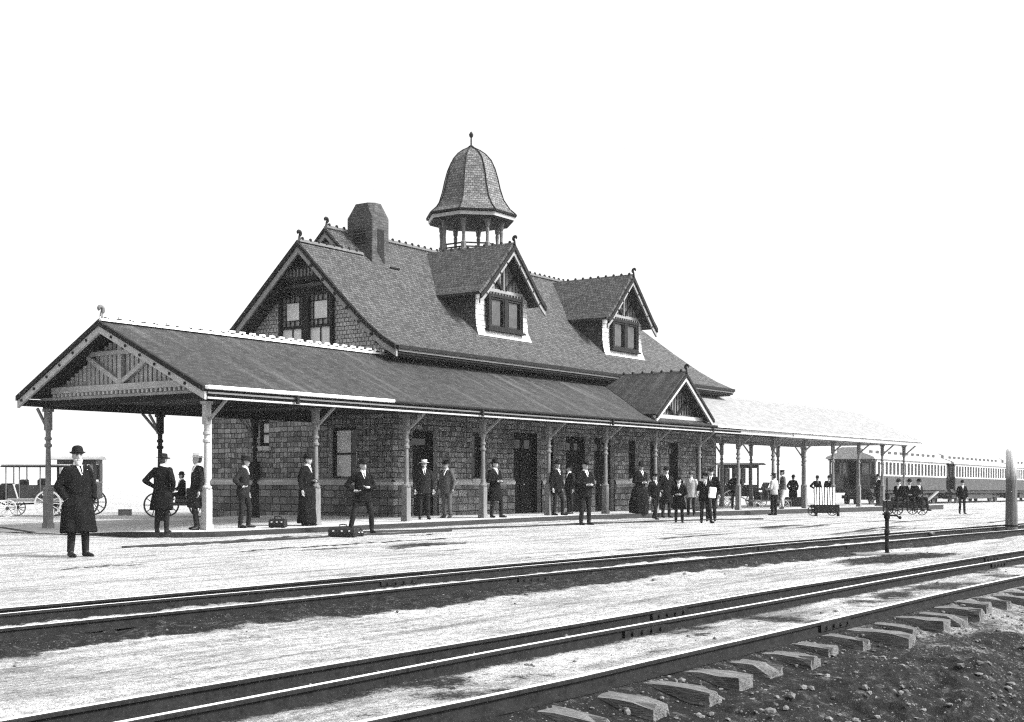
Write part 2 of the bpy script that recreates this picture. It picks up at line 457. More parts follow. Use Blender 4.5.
# ================================================================== ground sheet
def axis(fine, lo, hi):
    """fine: list of (start, stop, step); then grows outwards"""
    a = []
    for s0, s1, st in fine: a += list(np.arange(s0, s1, st))
    a.append(fine[-1][1])
    st = fine[-1][2]; v = a[-1]
    while v < hi:
        st *= 1.22; v += st; a.append(v)
    st = fine[0][2]; v = a[0]; pre = []
    while v > lo:
        st *= 1.22; v -= st; pre.append(v)
    return np.array(pre[::-1] + a)

gx = axis([(2.0, 13.0, 0.045), (13.0, 24.0, 0.09), (24.0, 60.0, 0.4)], -900, 2500)
gy = axis([(-0.6, 7.0, 0.045), (7.0, 12.0, 0.09), (12.0, 36.0, 0.3)], -900, 2500)
GX, GY = np.meshgrid(gx, gy, indexing='ij')
Z0 = ground_base(GX, GY)
CM = cinder_mask(GX, GY)
near = (1 - sst(25, 60, np.hypot(GX, GY)))
Z = Z0 + near * (0.010 * fbm(GX * 1.3, GY * 2.2, 5) + 0.02 * fbm(GX * 0.35, GY * 0.5, 3))
tiezone = 1 - 0.7 * (1 - sst(1.15, 1.5, np.abs(GY - near_c(GX))))
Z += near * CM * tiezone * (0.045 * fbm(GX * 4.0, GY * 4.0, 4) + 0.040 * fbm(GX * 12, GY * 12, 3) + 0.012)
# bank: deeper relief
bankm = 1 - sst(near_c(GX) - 1.75, near_c(GX) - 1.15, GY)
Z += near * bankm * (0.11 * fbm(GX * 1.5 + 9, GY * 1.5, 4) + 0.05 * fbm(GX * 6, GY * 6, 3))
# cinders heaped against the far track's near rail stand lower than the rail head
nx, ny = GX.shape
verts = np.stack([GX, GY, Z], -1).reshape(-1, 3).astype(np.float32)
ii = np.arange(nx * ny).reshape(nx, ny)
quads = np.stack([ii[:-1, :-1], ii[1:, :-1], ii[1:, 1:], ii[:-1, 1:]], -1).reshape(-1, 4)
me = bpy.data.meshes.new('ground')
me.vertices.add(len(verts)); me.vertices.foreach_set('co', verts.ravel())
me.loops.add(quads.size); me.loops.foreach_set('vertex_index', quads.ravel().astype(np.int32))
me.polygons.add(len(quads)); me.polygons.foreach_set('loop_start', np.arange(0, quads.size, 4, dtype=np.int32))
me.update(); me.validate()
at = me.attributes.new('cinder', 'FLOAT', 'POINT'); at.data.foreach_set('value', CM.reshape(-1).astype(np.float32))
me.polygons.foreach_set('use_smooth', [True] * len(me.polygons))
me.materials.append(M['dirt'])
tag(new_mesh_obj('ground', me), kind='structure')

# ================================================================== platform with its kerb
def platform_outline():
    pts = [(72.5, 29.4), (19.6, 29.4)]
    cx, cy, r = 19.9, 22.6, 1.75
    pts += [(18.15, 26.0), (18.15, 24.7), (18.15, 24.2), (18.15, 23.7), (18.15, 23.2)]
    for i in range(9):
        a = PI + (PI / 2) * i / 8
        pts.append((cx + r * math.cos(a), cy + r * math.sin(a)))
    for x in np.arange(22, 72.6, 2.0): pts.append((x, 20.85))
    pts.append((72.5, 20.85))
    return pts
po = platform_outline()
def front_y(x):
    return 22.6 - math.sqrt(max(1.75 ** 2 - (19.9 - x) ** 2, 0)) if x < 19.9 else 20.85
xs_ = [18.15 + .01, 18.25, 18.45, 18.8, 19.2, 19.6] + list(np.arange(19.9, 24, .5)) + list(np.arange(24, 72.6, 2.0)) + [72.5]
mb = MB(); mb.use('platform_brick'); NV = 22
vs_ = []; fs_ = []
for x in xs_:
    for j in range(NV):
        yy = front_y(x) + (29.4 - front_y(x)) * j / (NV - 1)
        vs_.append((x, yy, plat_z(x, yy)))
for i in range(len(xs_) - 1):
    for j in range(NV - 1): fs_.append((i * NV + j, (i + 1) * NV + j, (i + 1) * NV + j + 1, i * NV + j + 1))
mb.mesh(vs_, fs_)
tag(mb.build('platform', fix=False, smooth=True), kind='structure')
mb = MB(); mb.use('kerb_wood')
for i in range(1, len(po) - 1):
    (xa, ya), (xb, yb) = po[i], po[i + 1]
    if xa < 18.4 and ya > 24.75: continue
    d = Vector((xb - xa, yb - ya, 0)); nrm = Vector((d.y, -d.x, 0)).normalized()
    for (o0, o1) in ((0.0, 0.14),):
        za = plat_z(xa, ya); zb = plat_z(xb, yb)
        A = Vector((xa, ya, za)) + nrm * -0.16; B = Vector((xb, yb, zb)) + nrm * -0.16
        C = Vector((xb, yb, zb)); D = Vector((xa, ya, za))
        up = Vector((0, 0, 0.012)); dn = Vector((0, 0, -0.45))
        mb.face([A + up, B + up, C + up, D + up]); mb.face([D + up, C + up, C + dn, D + dn]); mb.face([A + up, A + dn, B + dn, B + up])
tag(mb.build('platform_kerb', smooth=False, fix=True), kind='structure')

# weathered plank laid flush in the roadway in front of the platform
for (xa, ya, xb, yb, w, lbl) in ((15.2, 18.95, 24.6, 18.75, 0.16, 'long thin weathered plank sunk in the dirt in front of the rounded platform end'),
                                 (22.0, 19.9, 33.4, 17.6, 0.15, 'thin dark plank in the dirt running out towards the policeman'),
                                 (29.9, 18.5, 38.0, 16.6, 0.16, 'dark board lying in the dirt behind the far track under the two front boys')):
    mb = MB(); mb.use('kerb_wood')
    n = 10
    for i in range(n):
        t0, t1 = i / n, (i + 1) / n
        p = [(xa + (xb - xa) * t, ya + (yb - ya) * t) for t in (t0, t1)]
        mb.beam((p[0][0], p[0][1], ground_z(*p[0]) + 0.002 + 0.008 * math.sin(i * 2.1)), (p[1][0], p[1][1], ground_z(*p[1]) + 0.002 + 0.008 * math.sin(i * 2.1 + 2.1)), w, 0.07)
    tag(mb.build('plank'), lbl, 'plank')

# ================================================================== tracks
RAIL_PROF = [(-0.052, 0.0), (0.052, 0.0), (0.052, 0.010), (0.011, 0.020), (0.009, 0.070), (0.026, 0.075), (0.026, 0.092), (0.021, 0.097), (-0.021, 0.097), (-0.026, 0.092), (-0.026, 0.075), (-0.009, 0.070), (-0.011, 0.020), (-0.052, 0.010)]
def rail(name, cfun, off, x0, x1, zlift, label, grp):
    xs = np.arange(x0, x1, 0.75)
    mb = MB(); vs = []
    k = len(RAIL_PROF)
    for i, x in enumerate(xs):
        y = float(cfun(np.array(x))) + off
        y2 = float(cfun(np.array(x + 0.1))) + off
        d = Vector((0.1, y2 - y, 0)).normalized(); nn = Vector((-d.y, d.x, 0))
        z = zlift + ground_z(x, float(cfun(np.array(x)))) + 0.004 * math.sin(x * 0.9 + off * 5)
        for (u, w) in RAIL_PROF: vs.append(Vector((x, y, z + w)) + nn * u)
    for i in range(len(xs) - 1):
        for j in range(k):
            a, b2 = i * k + j, i * k + (j + 1) % k
            top = RAIL_PROF[j][1] > 0.0965 and RAIL_PROF[(j + 1) % k][1] > 0.0965
            mb.use('rail_head' if top else 'rust')
            mb.mesh([vs[a], vs[b2], vs[b2 + k], vs[a + k]], [(0, 1, 2, 3)])
    o = mb.build(name, fix=False)
    me = o.data
    bm = bmesh.new(); bm.from_mesh(me); bmesh.ops.remove_doubles(bm, verts=bm.verts, dist=0.0005); bmesh.ops.recalc_face_normals(bm, faces=bm.faces); bm.to_mesh(me); bm.free()
    # joint bars, staggered from rail to rail
    x = x0 + 4.3 + 2.7 * abs(off)
    while x < min(x1, 40) - 2:
        y = float(cfun(np.array(x))) + off; y2 = float(cfun(np.array(x + .6))) + off
        j = MB(); j.use('rust')
        za = zlift + ground_z(x, y - off) + .045; zb = zlift + ground_z(x + .6, y2 - off) + .045
        for s in (-1, 1):
            j.beam((x, y + s * .022, za), (x + .6, y2 + s * .022, zb), .02, .052)
            for q in (.1, .24, .38, .52): j.tube([(x + q, y + (y2 - y) * q / .6 + s * .03, za), (x + q, y + (y2 - y) * q / .6 + s * .047, za)], .016, 6)
        j.build('joint_bar', parent=o); x += 9.1
    return tag(o, label, 'rail', grp)
GA = 0.7175
rail('rail', lambda x: near_c(x) + 0.05 * np.clip(6 - x, 0, 4) ** 1.4, -GA, -6, 62, -0.012, 'nearest rail, standing proud on the exposed tie ends above the dark bank', 'rails of the near track')
rail('rail', near_c, GA - 0.44, -6, 62, -0.012, 'middle rail of the near track, close beside its farther rail', 'rails of the near track')
rail('rail', near_c, GA, -6, 62, -0.012, 'farther outer rail of the near track, edging the pale strip between the tracks', 'rails of the near track')
rail('rail', far_c, -GA, -12, 50, -0.005, 'nearer rail of the far track, along the black cinder strip', 'rails of the far track')
rail('rail', far_c, GA - 0.46, -12, 50, -0.005, 'middle rail of the far track, close beside the rail next to the platform road', 'rails of the far track')
rail('rail', far_c, GA, -12, 50, -0.005, 'farthest rail, edging the roadway in front of the platform', 'rails of the far track')

def rough_timber(L, w, h, seed):
    bm = bmesh.new(); bmesh.ops.create_cube(bm, size=1.0)
    bmesh.ops.scale(bm, vec=(w, L, h), verts=bm.verts)
    bmesh.ops.subdivide_edges(bm, edges=[e for e in bm.edges if abs((e.verts[0].co - e.verts[1].co).y) > 0.5], cuts=17)
    bmesh.ops.subdivide_edges(bm, edges=[e for e in bm.edges if abs((e.verts[0].co - e.verts[1].co).x) > 0.1], cuts=4)
    bmesh.ops.subdivide_edges(bm, edges=[e for e in bm.edges if abs((e.verts[0].co - e.verts[1].co).z) > 0.1], cuts=3)
    r = random.Random(seed)
    for v in bm.verts:
        p = v.co + Vector((seed * 3.1, 0, 0))
        n = noise.noise_vector(p * 3.0) * 0.007 + noise.noise_vector(p * 19.0) * 0.008
        end = max(0, abs(v.co.y) / (L / 2) - 0.82) / 0.18
        v.co.x *= 1 - 0.16 * end * r.random(); v.co.z -= 0.07 * end * end * r.random() * (1 if v.co.z > 0 else 0)
        v.co += n
    me = bpy.data.meshes.new('railway_tie'); bm.to_mesh(me); bm.free(); metric_uv(me); me.materials.append(M['tie_wood'])
    me.polygons.foreach_set('use_smooth', [False] * len(me.polygons))
    return me
tie_meshes = [rough_timber(2.14 + 0.07 * (i % 4), 0.17 + 0.02 * (i % 3), 0.15, i) for i in range(7)]
ORD = ['first', 'second', 'third', 'fourth', 'fifth', 'sixth', 'seventh', 'eighth', 'ninth', 'tenth', 'eleventh', 'twelfth', 'thirteenth', 'fourteenth', 'fifteenth', 'sixteenth', 'seventeenth', 'eighteenth', 'nineteenth', 'twentieth', 'twenty-first', 'twenty-second', 'twenty-third', 'twenty-fourth', 'twenty-fifth', 'twenty-sixth']
x = 5.6; i = 0
r = random.Random(4)
while i < 18:
    o = new_mesh_obj('railway_tie', tie_meshes[(i * 3) % 7])
    yc = near_c(x)
    o.location = (x, yc - 0.03 + r.uniform(-0.06, 0.06), ground_z(x, yc) - 0.083 + r.uniform(-0.010, 0.004))
    o.rotation_euler = (r.uniform(0.0, 0.012), r.uniform(-0.03, 0.03), r.uniform(-0.022, 0.022) - 0.0024 * x)
    tag(o, f'{ORD[i]} rough wooden tie end under the nearest rail, counted from the bottom edge', 'railway tie', 'ties of the near track')
    x += 0.54 + r.uniform(-0.03, 0.035); i += 1

# loose stones and clinker
mb = MB(); mb.use('rock')
def stone(mbx, c, s, rr):
    bm = bmesh.new(); bmesh.ops.create_icosphere(bm, subdivisions=1, radius=1.0)
    q = [rr.uniform(0.6, 1.2) for _ in range(3)]
    a = rr.uniform(0, 6.28)
    for v in bm.verts:
        k = 1 + rr.uniform(-0.28, 0.28)
        x0, y0, z0 = v.co.x * q[0] * k, v.co.y * q[1] * k, v.co.z * q[2] * 0.62 * k
        v.co = Vector((x0 * math.cos(a) - y0 * math.sin(a), x0 * math.sin(a) + y0 * math.cos(a), z0)) * s
    mbx.mesh([v.co + Vector(c) for v in bm.verts], [tuple(v.index for v in f.verts) for f in bm.faces]); bm.free()
rr = random.Random(8)
cnt = 0
while cnt < 2600:
    X = rr.uniform(3.0, 24); Y = rr.uniform(0.6, 4.0)
    if Y > near_c(X) - 0.8 or rr.random() > 0.25 + 0.75 * (8 / (X + 3)): continue
    s = rr.choice([0.008, 0.010, 0.012, 0.014, 0.018, 0.026]) * rr.uniform(0.7, 1.3)
    if rr.random() < 0.005: s = rr.uniform(0.035, 0.06)
    i0 = min(max(int(np.searchsorted(gx, X)), 0), nx - 1); j0 = min(max(int(np.searchsorted(gy, Y)), 0), ny - 1)
    stone(mb, (X, Y, Z[i0, j0] + s * 0.25), s, rr); cnt += 1
for _ in range(420):
    X = rr.uniform(3.0, 22)
    if rr.random() < 0.5: Y = near_c(X) + rr.uniform(0.3, 0.66)
    elif rr.random() < 0.5: Y = near_c(X) + rr.uniform(-0.6, 0.2)
    else: Y = float(far_c(np.array(X))) - rr.uniform(0.8, 2.2)
    s = rr.choice([0.008, 0.010, 0.012, 0.016, 0.026]) * rr.uniform(0.7, 1.2)
    i0 = min(int(np.searchsorted(gx, X)), nx - 1); j0 = min(int(np.searchsorted(gy, Y)), ny - 1)
    stone(mb, (X, Y, Z[i0, j0] + s * 0.2), s, rr)
tag(mb.build('gravel', smooth=False, fix=False), 'loose stones and clinker scattered over the dark cinder bank and between the rails', 'gravel', kind='stuff')

# rubble heap and a few single stones one can tell apart
for px, d, s, lbl in ((929, 27.5, 0.14, 'pale lump of rock beside the far track left of the thick post'), 
                      (640, 10.05, 0.07, 'small pale stone between the paired near rails')):
    X, Y = at_depth(px, d)
    mb = MB(); mb.use('rock'); stone(mb, (0, 0, 0), s, rr)
    o = mb.build('rock', bevel=0.01); o.location = (X, Y, ground_z(X, Y) + s * 0.3); tag(o, lbl, 'rock')
# ================================================================== the station
st = empty('railway_station', (30, 25, 0.0), label='stone railway station with shingled gabled roofs, bell cupola and long canopies on posts', cat='railway station')
OFF = Vector((30, 25, 0))
class SB(MB):
    """builds in world coordinates, stores relative to the station"""
    def build(s, name, mat=None, parent=st, **kw):
        s.v = [tuple(Vector(p) - OFF) for p in s.v]
        return MB.build(s, name, mat, parent, **kw)

Y0, YB, X0, X1 = 25.0, 32.9, 30.0, 52.3
# ---- walls with openings
def wall(name, axis_, at, u0, u1, z0, z1, openings, n, depth=0.28, zsplit=1.15):
    mb = SB()
    us = sorted({u0, u1, *[o[0] for o in openings], *[o[1] for o in openings]})
    zs = sorted({z0, z1, zsplit, *[o[2] for o in openings], *[o[3] for o in openings]})
    def P(u, z, dd=0.0):
        return (u, at - n * -dd if False else at + dd, z) if axis_ == 'x' else (at + dd, u, z)
    inside = lambda u, z: any(o[0] < u < o[1] and o[2] < z < o[3] for o in openings)
    for a, b in zip(us[:-1], us[1:]):
        for c, d in zip(zs[:-1], zs[1:]):
            if inside((a + b) / 2, (c + d) / 2): continue
            low = d <= zsplit + 1e-6
            mb.use('base_stone' if low else 'stone')
            off = -0.07 if low else 0.0
            q = [P(a, c, off), P(b, c, off), P(b, d, off), P(a, d, off)]
            if axis_ == 'y': q = q[::-1]
            mb.face(q)
            if abs(d - zsplit) < 1e-6:
                mb.use('smooth_stone')
                q = [P(a, d, off - .03), P(b, d, off - .03), P(b, d + 0.10, 0.0), P(a, d + 0.10, 0.0)]
                q2 = [P(a, d - 0.10, off - .03), P(b, d - 0.10, off - .03), P(b, d, off - .03), P(a, d, off - .03)]
                for qq in (q, q2): mb.face(qq if axis_ == 'x' else qq[::-1])
                mb.face([P(a, d - 0.10, off - .03), P(a, d - 0.10, off), P(b, d - 0.10, off), P(b, d - 0.10, off - .03)])
    for o in openings:
        a, b, c, d = o[:4]
        mb.use('smooth_stone')
        for q in ([P(a, c, -.02), P(a, d, -.02), P(a, d, depth), P(a, c, depth)], [P(b, c, -.02), P(b, c, depth), P(b, d, depth), P(b, d, -.02)],
                  [P(a, d, -.02), P(b, d, -.02), P(b, d, depth), P(a, d, depth)], [P(a, c, -.02), P(a, c, depth), P(b, c, depth), P(b, c, -.02)]):
            mb.face(q)
        if c > 0.5:   # sill
            lo, hi = P(a - .08, c - .14, -.12), P(b + .08, c, depth * .5)
            mb.box(min(lo[0], hi[0]), max(lo[0], hi[0]), min(lo[1], hi[1]), max(lo[1], hi[1]), lo[2], hi[2])
    return mb.build(name, fix=False)

def frame_rect(mb, P, a, b, c, d, w, t):
    for (p, q, r_, s_) in ((a, b, c, c + w), (a, b, d - w, d), (a, a + w, c + w, d - w), (b - w, b, c + w, d - w)):
        lo, hi = P(p, r_, -t / 2), P(q, s_, t / 2)
        mb.box(min(lo[0], hi[0]), max(lo[0], hi[0]), min(lo[1], hi[1]), max(lo[1], hi[1]), lo[2], hi[2])
def slab(mb, P, a, b, c, d, t0, t1):
    lo, hi = P(a, c, t0), P(b, d, t1)
    mb.box(min(lo[0], hi[0]), max(lo[0], hi[0]), min(lo[1], hi[1]), max(lo[1], hi[1]), lo[2], hi[2])

def window(P, a, b, c, d, style='dark', parent=st):
    """double-hung window filling the opening; P(u, z, depth inwards)"""
    f = SB(); f.use('trim_dark'); frame_rect(f, P, a, b, c, d, 0.08, 0.10)
    m_ = c + (d - c) * 0.5
    slab(f, P, a + .08, b - .08, m_ - .03, m_ + .03, -0.035, 0.035)
    if style in ('double',):
        mid = (a + b) / 2; slab(f, P, mid - .09, mid + .09, c + .08, d - .08, -.055, .055)
    fo = f.build('window', parent=parent)
    p = SB(); p.use('glass'); slab(p, P, a + .05, b - .05, c + .05, d - .05, 0.045, 0.06)
    if style == 'curtain':
        p.use('blind_pale'); slab(p, P, a + .40 * (b - a), b - .10, c + .12, d - .10, 0.030, 0.042)
    p.build('pane', parent=fo, fix=True)
    fo_loc = fo
    return fo

fy = lambda u, z, dd: (u, Y0 + 0.22 + dd, z)
fx = lambda u, z, dd: (X0 + 0.22 + dd, u, z)
front_open = [(30.9, 32.15, 0.0, 2.75, 'door'), (34.0, 34.9, 1.25, 2.75, 'win'), (36.4, 38.1, 0.0, 2.85, 'door2'), (38.65, 39.2, 1.25, 2.7, 'win'), (39.75, 41.35, 0.0, 2.8, 'door2'), (41.75, 43.25, 0.0, 2.8, 'door2'),
              (44.4, 45.25, 1.25, 2.75, 'win'), (46.15, 47.0, 0.0, 2.75, 'door'), (47.8, 48.9, 0.0, 2.75, 'door'), (50.3, 51.2, 1.25, 2.75, 'win')]
wall('front_wall', 'x', Y0, X0, X1, -0.5, 4.75, front_open, -1)
for a, b, c, d, k in front_open:
    if k == 'win': window(fy, a, b, c, d, 'dark')
    else:
        dm = SB(); dm.use('door_wood')
        z0d = plat_z((a + b) / 2, Y0)
        slab(dm, fy, a, b, z0d - .1, d, 0.03, 0.07); frame_rect(dm, fy, a, b, z0d - .1, d, 0.09, 0.14)
        n = 2 if k == 'door2' else 1
        for i in range(n):
            u0 = a + .09 + (b - a - .18) * i / n; u1 = a + .09 + (b - a - .18) * (i + 1) / n
            slab(dm, fy, u0, u0 + .1, z0d + .05, d - .1, -.01, .03); slab(dm, fy, u1 - .1, u1, z0d + .05, d - .1, -.01, .03)
            for zz in (z0d + .05, 1.05, d - .25): slab(dm, fy, u0 + .1, u1 - .1, zz, zz + .14, -.01, .03)
        slab(dm, fy, a + .09, b - .09, 2.15, 2.25, -.03, .03)
        do = dm.build('door')
        pn = SB(); pn.use('glass'); slab(pn, fy, a + .2, b - .2, 2.3, d - .12, .012, .028); pn.build('transom_pane', parent=do)
        hb = SB(); hb.use('brass'); hb.ball((b - .16 if n == 1 else (a + b) / 2 + .06, Y0 + .19, z0d + 1.0), .035); hb.build('handle', parent=do, smooth=True)
end_open = [(26.45, 27.6, 1.2, 2.85), (30.2, 30.8, 2.3, 3.15)]
wall('end_wall', 'y', X0, Y0, YB, -0.3, 4.75, end_open, -1)
for a, b, c, d in end_open: window(fx, a, b, c, d, 'curtain')
# far side and rear walls, quoins
mb = SB(); mb.use('stone')
mb.face([(X1, Y0, -.6), (X1, YB, -.6), (X1, YB, 5.0), (X1, Y0, 5.0)]); mb.face([(X1, YB, -.6), (X0, YB, -.6), (X0, YB, 5.0), (X1, YB, 5.0)])
mb.build('rear_wall', fix=False)
mb = SB(); mb.use('base_stone'); mb.box(X0 - .0705, X0 - .0005, Y0 - .0705, Y0 - .0005, -.3, 1.15); mb.use('smooth_stone'); mb.box(X0 - .1, X0 - .0005, Y0 - .1, Y0 - .0005, 1.05, 1.152); mb.build('corner_stone')
# meter box on the end wall
mb = SB(); mb.use('trim_dark'); mb.box(X0 - .27, X0 - .075, 30.55, 31.0, 1.22, 1.75); mb.box(X0 - .29, X0 - .07, 30.52, 31.03, 1.75, 1.80)
mb.build('meter_box', bevel=0.01)

# ---- main roof
PR = [(24.15, 5.17), (24.7, 5.49), (25.3, 5.94), (26.1, 6.66), (28.1, 8.60), (29.0, 9.46)]
XE = 52.25; HK = 4.5 / 4.85
def hipx(y): return XE - (y - 24.15) * HK
mb = SB(); mb.use('roof_shingle')
XL, XM = 29.15, 31.35
for (ya, za), (yb, zb) in zip(PR[:-1], PR[1:]):
    xs = XL if yb <= 28.11 else XM
    mb.face([(xs, ya, za), (hipx(ya), ya, za), (hipx(yb), yb, zb), (xs, yb, zb)])
    my = lambda y: 58 - y
    mb.face([(hipx(ya), ya, za), (hipx(ya), my(ya), za), (hipx(yb), my(yb), zb), (hipx(yb), yb, zb)])
    mb.face([(hipx(ya), my(ya), za), (XM, my(ya), za), (XM, my(yb), zb), (hipx(yb), my(yb), zb)])
BK = [(28.1, 8.58), (31.0, 6.05), (31.9, 5.35), (32.75, 4.9)]
for (ya, za), (yb, zb) in zip(BK[:-1], BK[1:]):
    mb.face([(XM + 1.6, ya, za), (XL, ya, za), (XL, yb, zb), (XM + 1.6, yb, zb)])
roof = mb.build('main_roof', fix=False, solid=0.10)
# eave board and gutter under the front eave
mb = SB(); mb.use('trim_dark'); mb.box(XL, XE + .02, 24.07, 24.16, 5.06, 5.17)
mb.use('trim_mid'); mb.box(XL + .05, XE, 24.12, 24.24, 4.99, 5.055); mb.use('trim_dark'); mb.box(XL + .05, XE, 24.17, 24.25, 4.92, 4.985)
mb.use('trim_dark'); mb.box(XL + .1, XE - .1, 24.24, 25.0, 4.86, 4.915)
mb.use('trim_dark'); mb.box(XE + .021, XE + .09, 24.1, 33.9, 5.06, 5.17); mb.use('trim_light'); mb.box(XE - .08, XE - .002, 24.26, 33.8, 4.93, 5.055)
mb.build('eave_gutter', parent=st)

def barge(mb, prof, x, w=0.26, t=0.07, drop=0.05, m='trim_light'):
    """board following a roof profile in the plane x"""
    for (ya, za), (yb, zb) in zip(prof[:-1], prof[1:]):
        mb.use(m)
        mb.prism([(ya, za - drop), (yb, zb - drop), (yb, zb - drop - w), (ya, za - drop - w)], 'x', x - t, x)
    return mb
# front gable of the west wing
PG = [p for p in PR if p[0] < 28.2]
mb = SB(); barge(mb, PG, XL + .03, .19, .07, .15, 'barge_grey'); barge(mb, BK, XL + .032, .21, .07, .15, 'barge_grey')
mb.use('trim_dark'); 
barge(mb, PG, XL - .045, .155, .055, -0.01, 'trim_dark'); barge(mb, BK, XL - .043, .155, .055, -0.01, 'trim_dark')
for i in range(1, 7):                                     # round bosses along the board
    t = i / 7
    y = 24.6 + (28.0 - 24.6) * t; z = np.interp(y, [p[0] for p in PR], [p[1] for p in PR]) - .24
    mb.use('trim_dark'); mb.tube([(XL - .075, y, z), (XL - .03, y, z)], .055, 8)
mb.build('bargeboard')
mb = SB(); barge(mb, [(28.05, 8.53), (29.0, 9.46)], XM + .03, .18, .06, .12, 'barge_grey'); barge(mb, [(29.0, 9.46), (33.8, 5.0)], XM + .03, .18, .06, .12, 'barge_grey')
barge(mb, [(28.05, 8.53), (29.0, 9.46)], XM - .04, .12, .05, 0, 'trim_dark'); barge(mb, [(29.0, 9.46), (33.8, 5.0)], XM - .038, .12, .05, 0, 'trim_dark')
mb.build('bargeboard')
mb = SB(); mb.use('fish_scale')
gw = [(25.0, 4.6), (25.0, 5.5), (25.3, 5.74), (26.1, 6.50), (28.1, 8.46), (31.0, 5.93), (31.9, 5.2), (32.6, 4.85), (32.6, 4.6)]
mb.face([(X0, y, z) for y, z in gw][::-1])
mb.face([(XM + .35, y, z) for y, z in [(27.5, 7.9), (29, 9.34), (33.3, 5.3), (33.3, 4.6), (27.5, 4.6)]][::-1])
mb.face([(XM + .3, YB - .02, 4.6), (XM + .3, 33.3, 4.6), (XM + .3, 33.3, 5.2), (XM + .3, YB - .02, 5.2)])
mb.build('gable_wall', fix=False)
# two big sash windows of the gable
GX0 = X0 - .04
pg = lambda u, z, dd: (GX0 + dd, u, z)
for (a, b) in ((27.42, 28.42), (28.62, 29.62)):
    f = SB(); f.use('trim_dark'); frame_rect(f, pg, a - .06, b + .06, 5.05, 7.16, .11, .16)
    slab(f, pg, a, b, 6.02, 6.10, -.06, .06)
    for i in range(1, 4): pass
    for u in (a + .2, b - .2): slab(f, pg, u - .012, u + .012, 6.1, 7.05, -.012, .03)
    for z in (6.28, 6.86): slab(f, pg, a + .05, b - .05, z - .012, z + .012, -.010, .03)
    slab(f, pg, (a + b) / 2 - .015, (a + b) / 2 + .015, 5.1, 6.04, -.012, .03)
    for u in (a + .42, a + .62): slab(f, pg, u - .01, u + .01, 6.86, 7.05, -.014, .028); slab(f, pg, u - .01, u + .01, 6.10, 6.28, -.014, .028)
    for z in (6.45, 6.66): slab(f, pg, a + .05, a + .2, z - .01, z + .01, -.013, .029); slab(f, pg, b - .2, b - .05, z - .01, z + .01, -.013, .029)
    fo = f.build('window')
    p = SB(); p.use('leaded'); slab(p, pg, a + .03, b - .03, 6.1, 7.08, .031, .038)
    p.use('blind_pale'); slab(p, pg, a + .2, b - .2, 6.28, 6.86, .024, .0305); slab(p, pg, a + .04, b - .04, 5.12, 6.02, .024, .030)
    p.build('pane', parent=fo)
f = SB(); f.use('trim_dark'); slab(f, pg, 28.48, 28.56, 5.05, 7.2, -.09, .1); slab(f, pg, 27.2, 29.84, 7.17, 7.30, -.12, .1)
f.use('trim_mid'); slab(f, pg, 27.3, 29.74, 7.30, 7.42, -.06, .03); f.build('window_head')
# bracketed shelf with a row of little balusters
f = SB(); f.use('trim_dark'); f.box(X0 - .62, X0 - .02, 27.35, 29.35, 7.44, 7.55); f.box(X0 - .60, X0 - .50, 27.40, 29.30, 7.80, 7.86)
f.use('trim_mid')
for i in range(13): f.box(X0 - .585, X0 - .515, 27.44 + i * .152, 27.51 + i * .152, 7.552, 7.80)
for yy in (27.45, 29.2): f.use('trim_dark'); f.beam((X0 - .55, yy, 7.44), (X0 - .02, yy, 7.0), .1, .1)
f.build('shelf_bracket')
# purlin ends along the front slope of the gable
for i in range(8):
    f = SB(); f.use('trim_dark')
    y = 24.6 + i * 0.42; z = np.interp(y, [p[0] for p in PR], [p[1] for p in PR]) - .42
    f.box(XL + .1, X0, y - .045, y + .045, z - .045, z + .045); f.build('purlin_end')

# ---- ridge crests and finials
def crest(parent, p0, p1, m, step=0.42, s=0.10, cap='trim_dark', capw=0.10, knob='trim_dark', block=False):
    p0 = Vector(p0); p1 = Vector(p1); d = (p1 - p0); L = d.length; d.normalize()
    c = SB(); c.use(m); c.beam(p0, p1, capw * 1.5, .05); c.beam(p0 + Vector((0, 0, .045)), p1 + Vector((0, 0, .045)), .05, .05)
    n = int(L / step)
    for i in range(n):
        q = p0 + d * (step * (i + .5))
        if block:
            c.use(m); c.beam(q - d * .09 + Vector((0, 0, .085)), q + d * .09 + Vector((0, 0, .085)), .05, .09)
            c.use('trim_mid'); c.tube([q + Vector((-.03, -.03, .09)), q + Vector((.03, .03, .09))], .022, 6)
        else:
            c.use(knob); c.ball((q.x, q.y, q.z + .085), (.055, .055, .065), 6, 4)
    return c.build('ridge_crest', parent=parent)
def finial(parent, p, dirv, m='trim_dark', s=0.62):
    c = SB(); c.use(m); p = Vector(p); d = Vector(dirv).normalized(); u = Vector((0, 0, 1))
    pts = []; rad = []
    c.tube([p - u * .1 * s, p + u * .16 * s], [.075 * s, .05 * s], 8)
    for i in range(13):
        a = -0.4 + i * 0.34; r_ = (.15 - i * .010) * s
        pts.append(p + u * (.30 * s) + d * (.06 * s) + (-d * math.cos(a) * r_ + u * math.sin(a) * r_)); rad.append((.085 - i * .002) * s)
    c.tube([p + u * .12 * s] + pts, [.05 * s] + rad, 7)
    return c.build('finial', parent=parent, smooth=True)
crest(st, (XL, 28.1, 8.62), (XM + .8, 28.1, 8.62), 'trim_mid', .36, .09)
crest(st, (XM, 29, 9.50), (48.1, 29, 9.50), 'trim_mid', .36, .09)
finial(st, (XL + .05, 28.1, 8.68), (-1, 0, 0)); finial(st, (XM + .05, 29, 9.55), (-1, 0, 0))

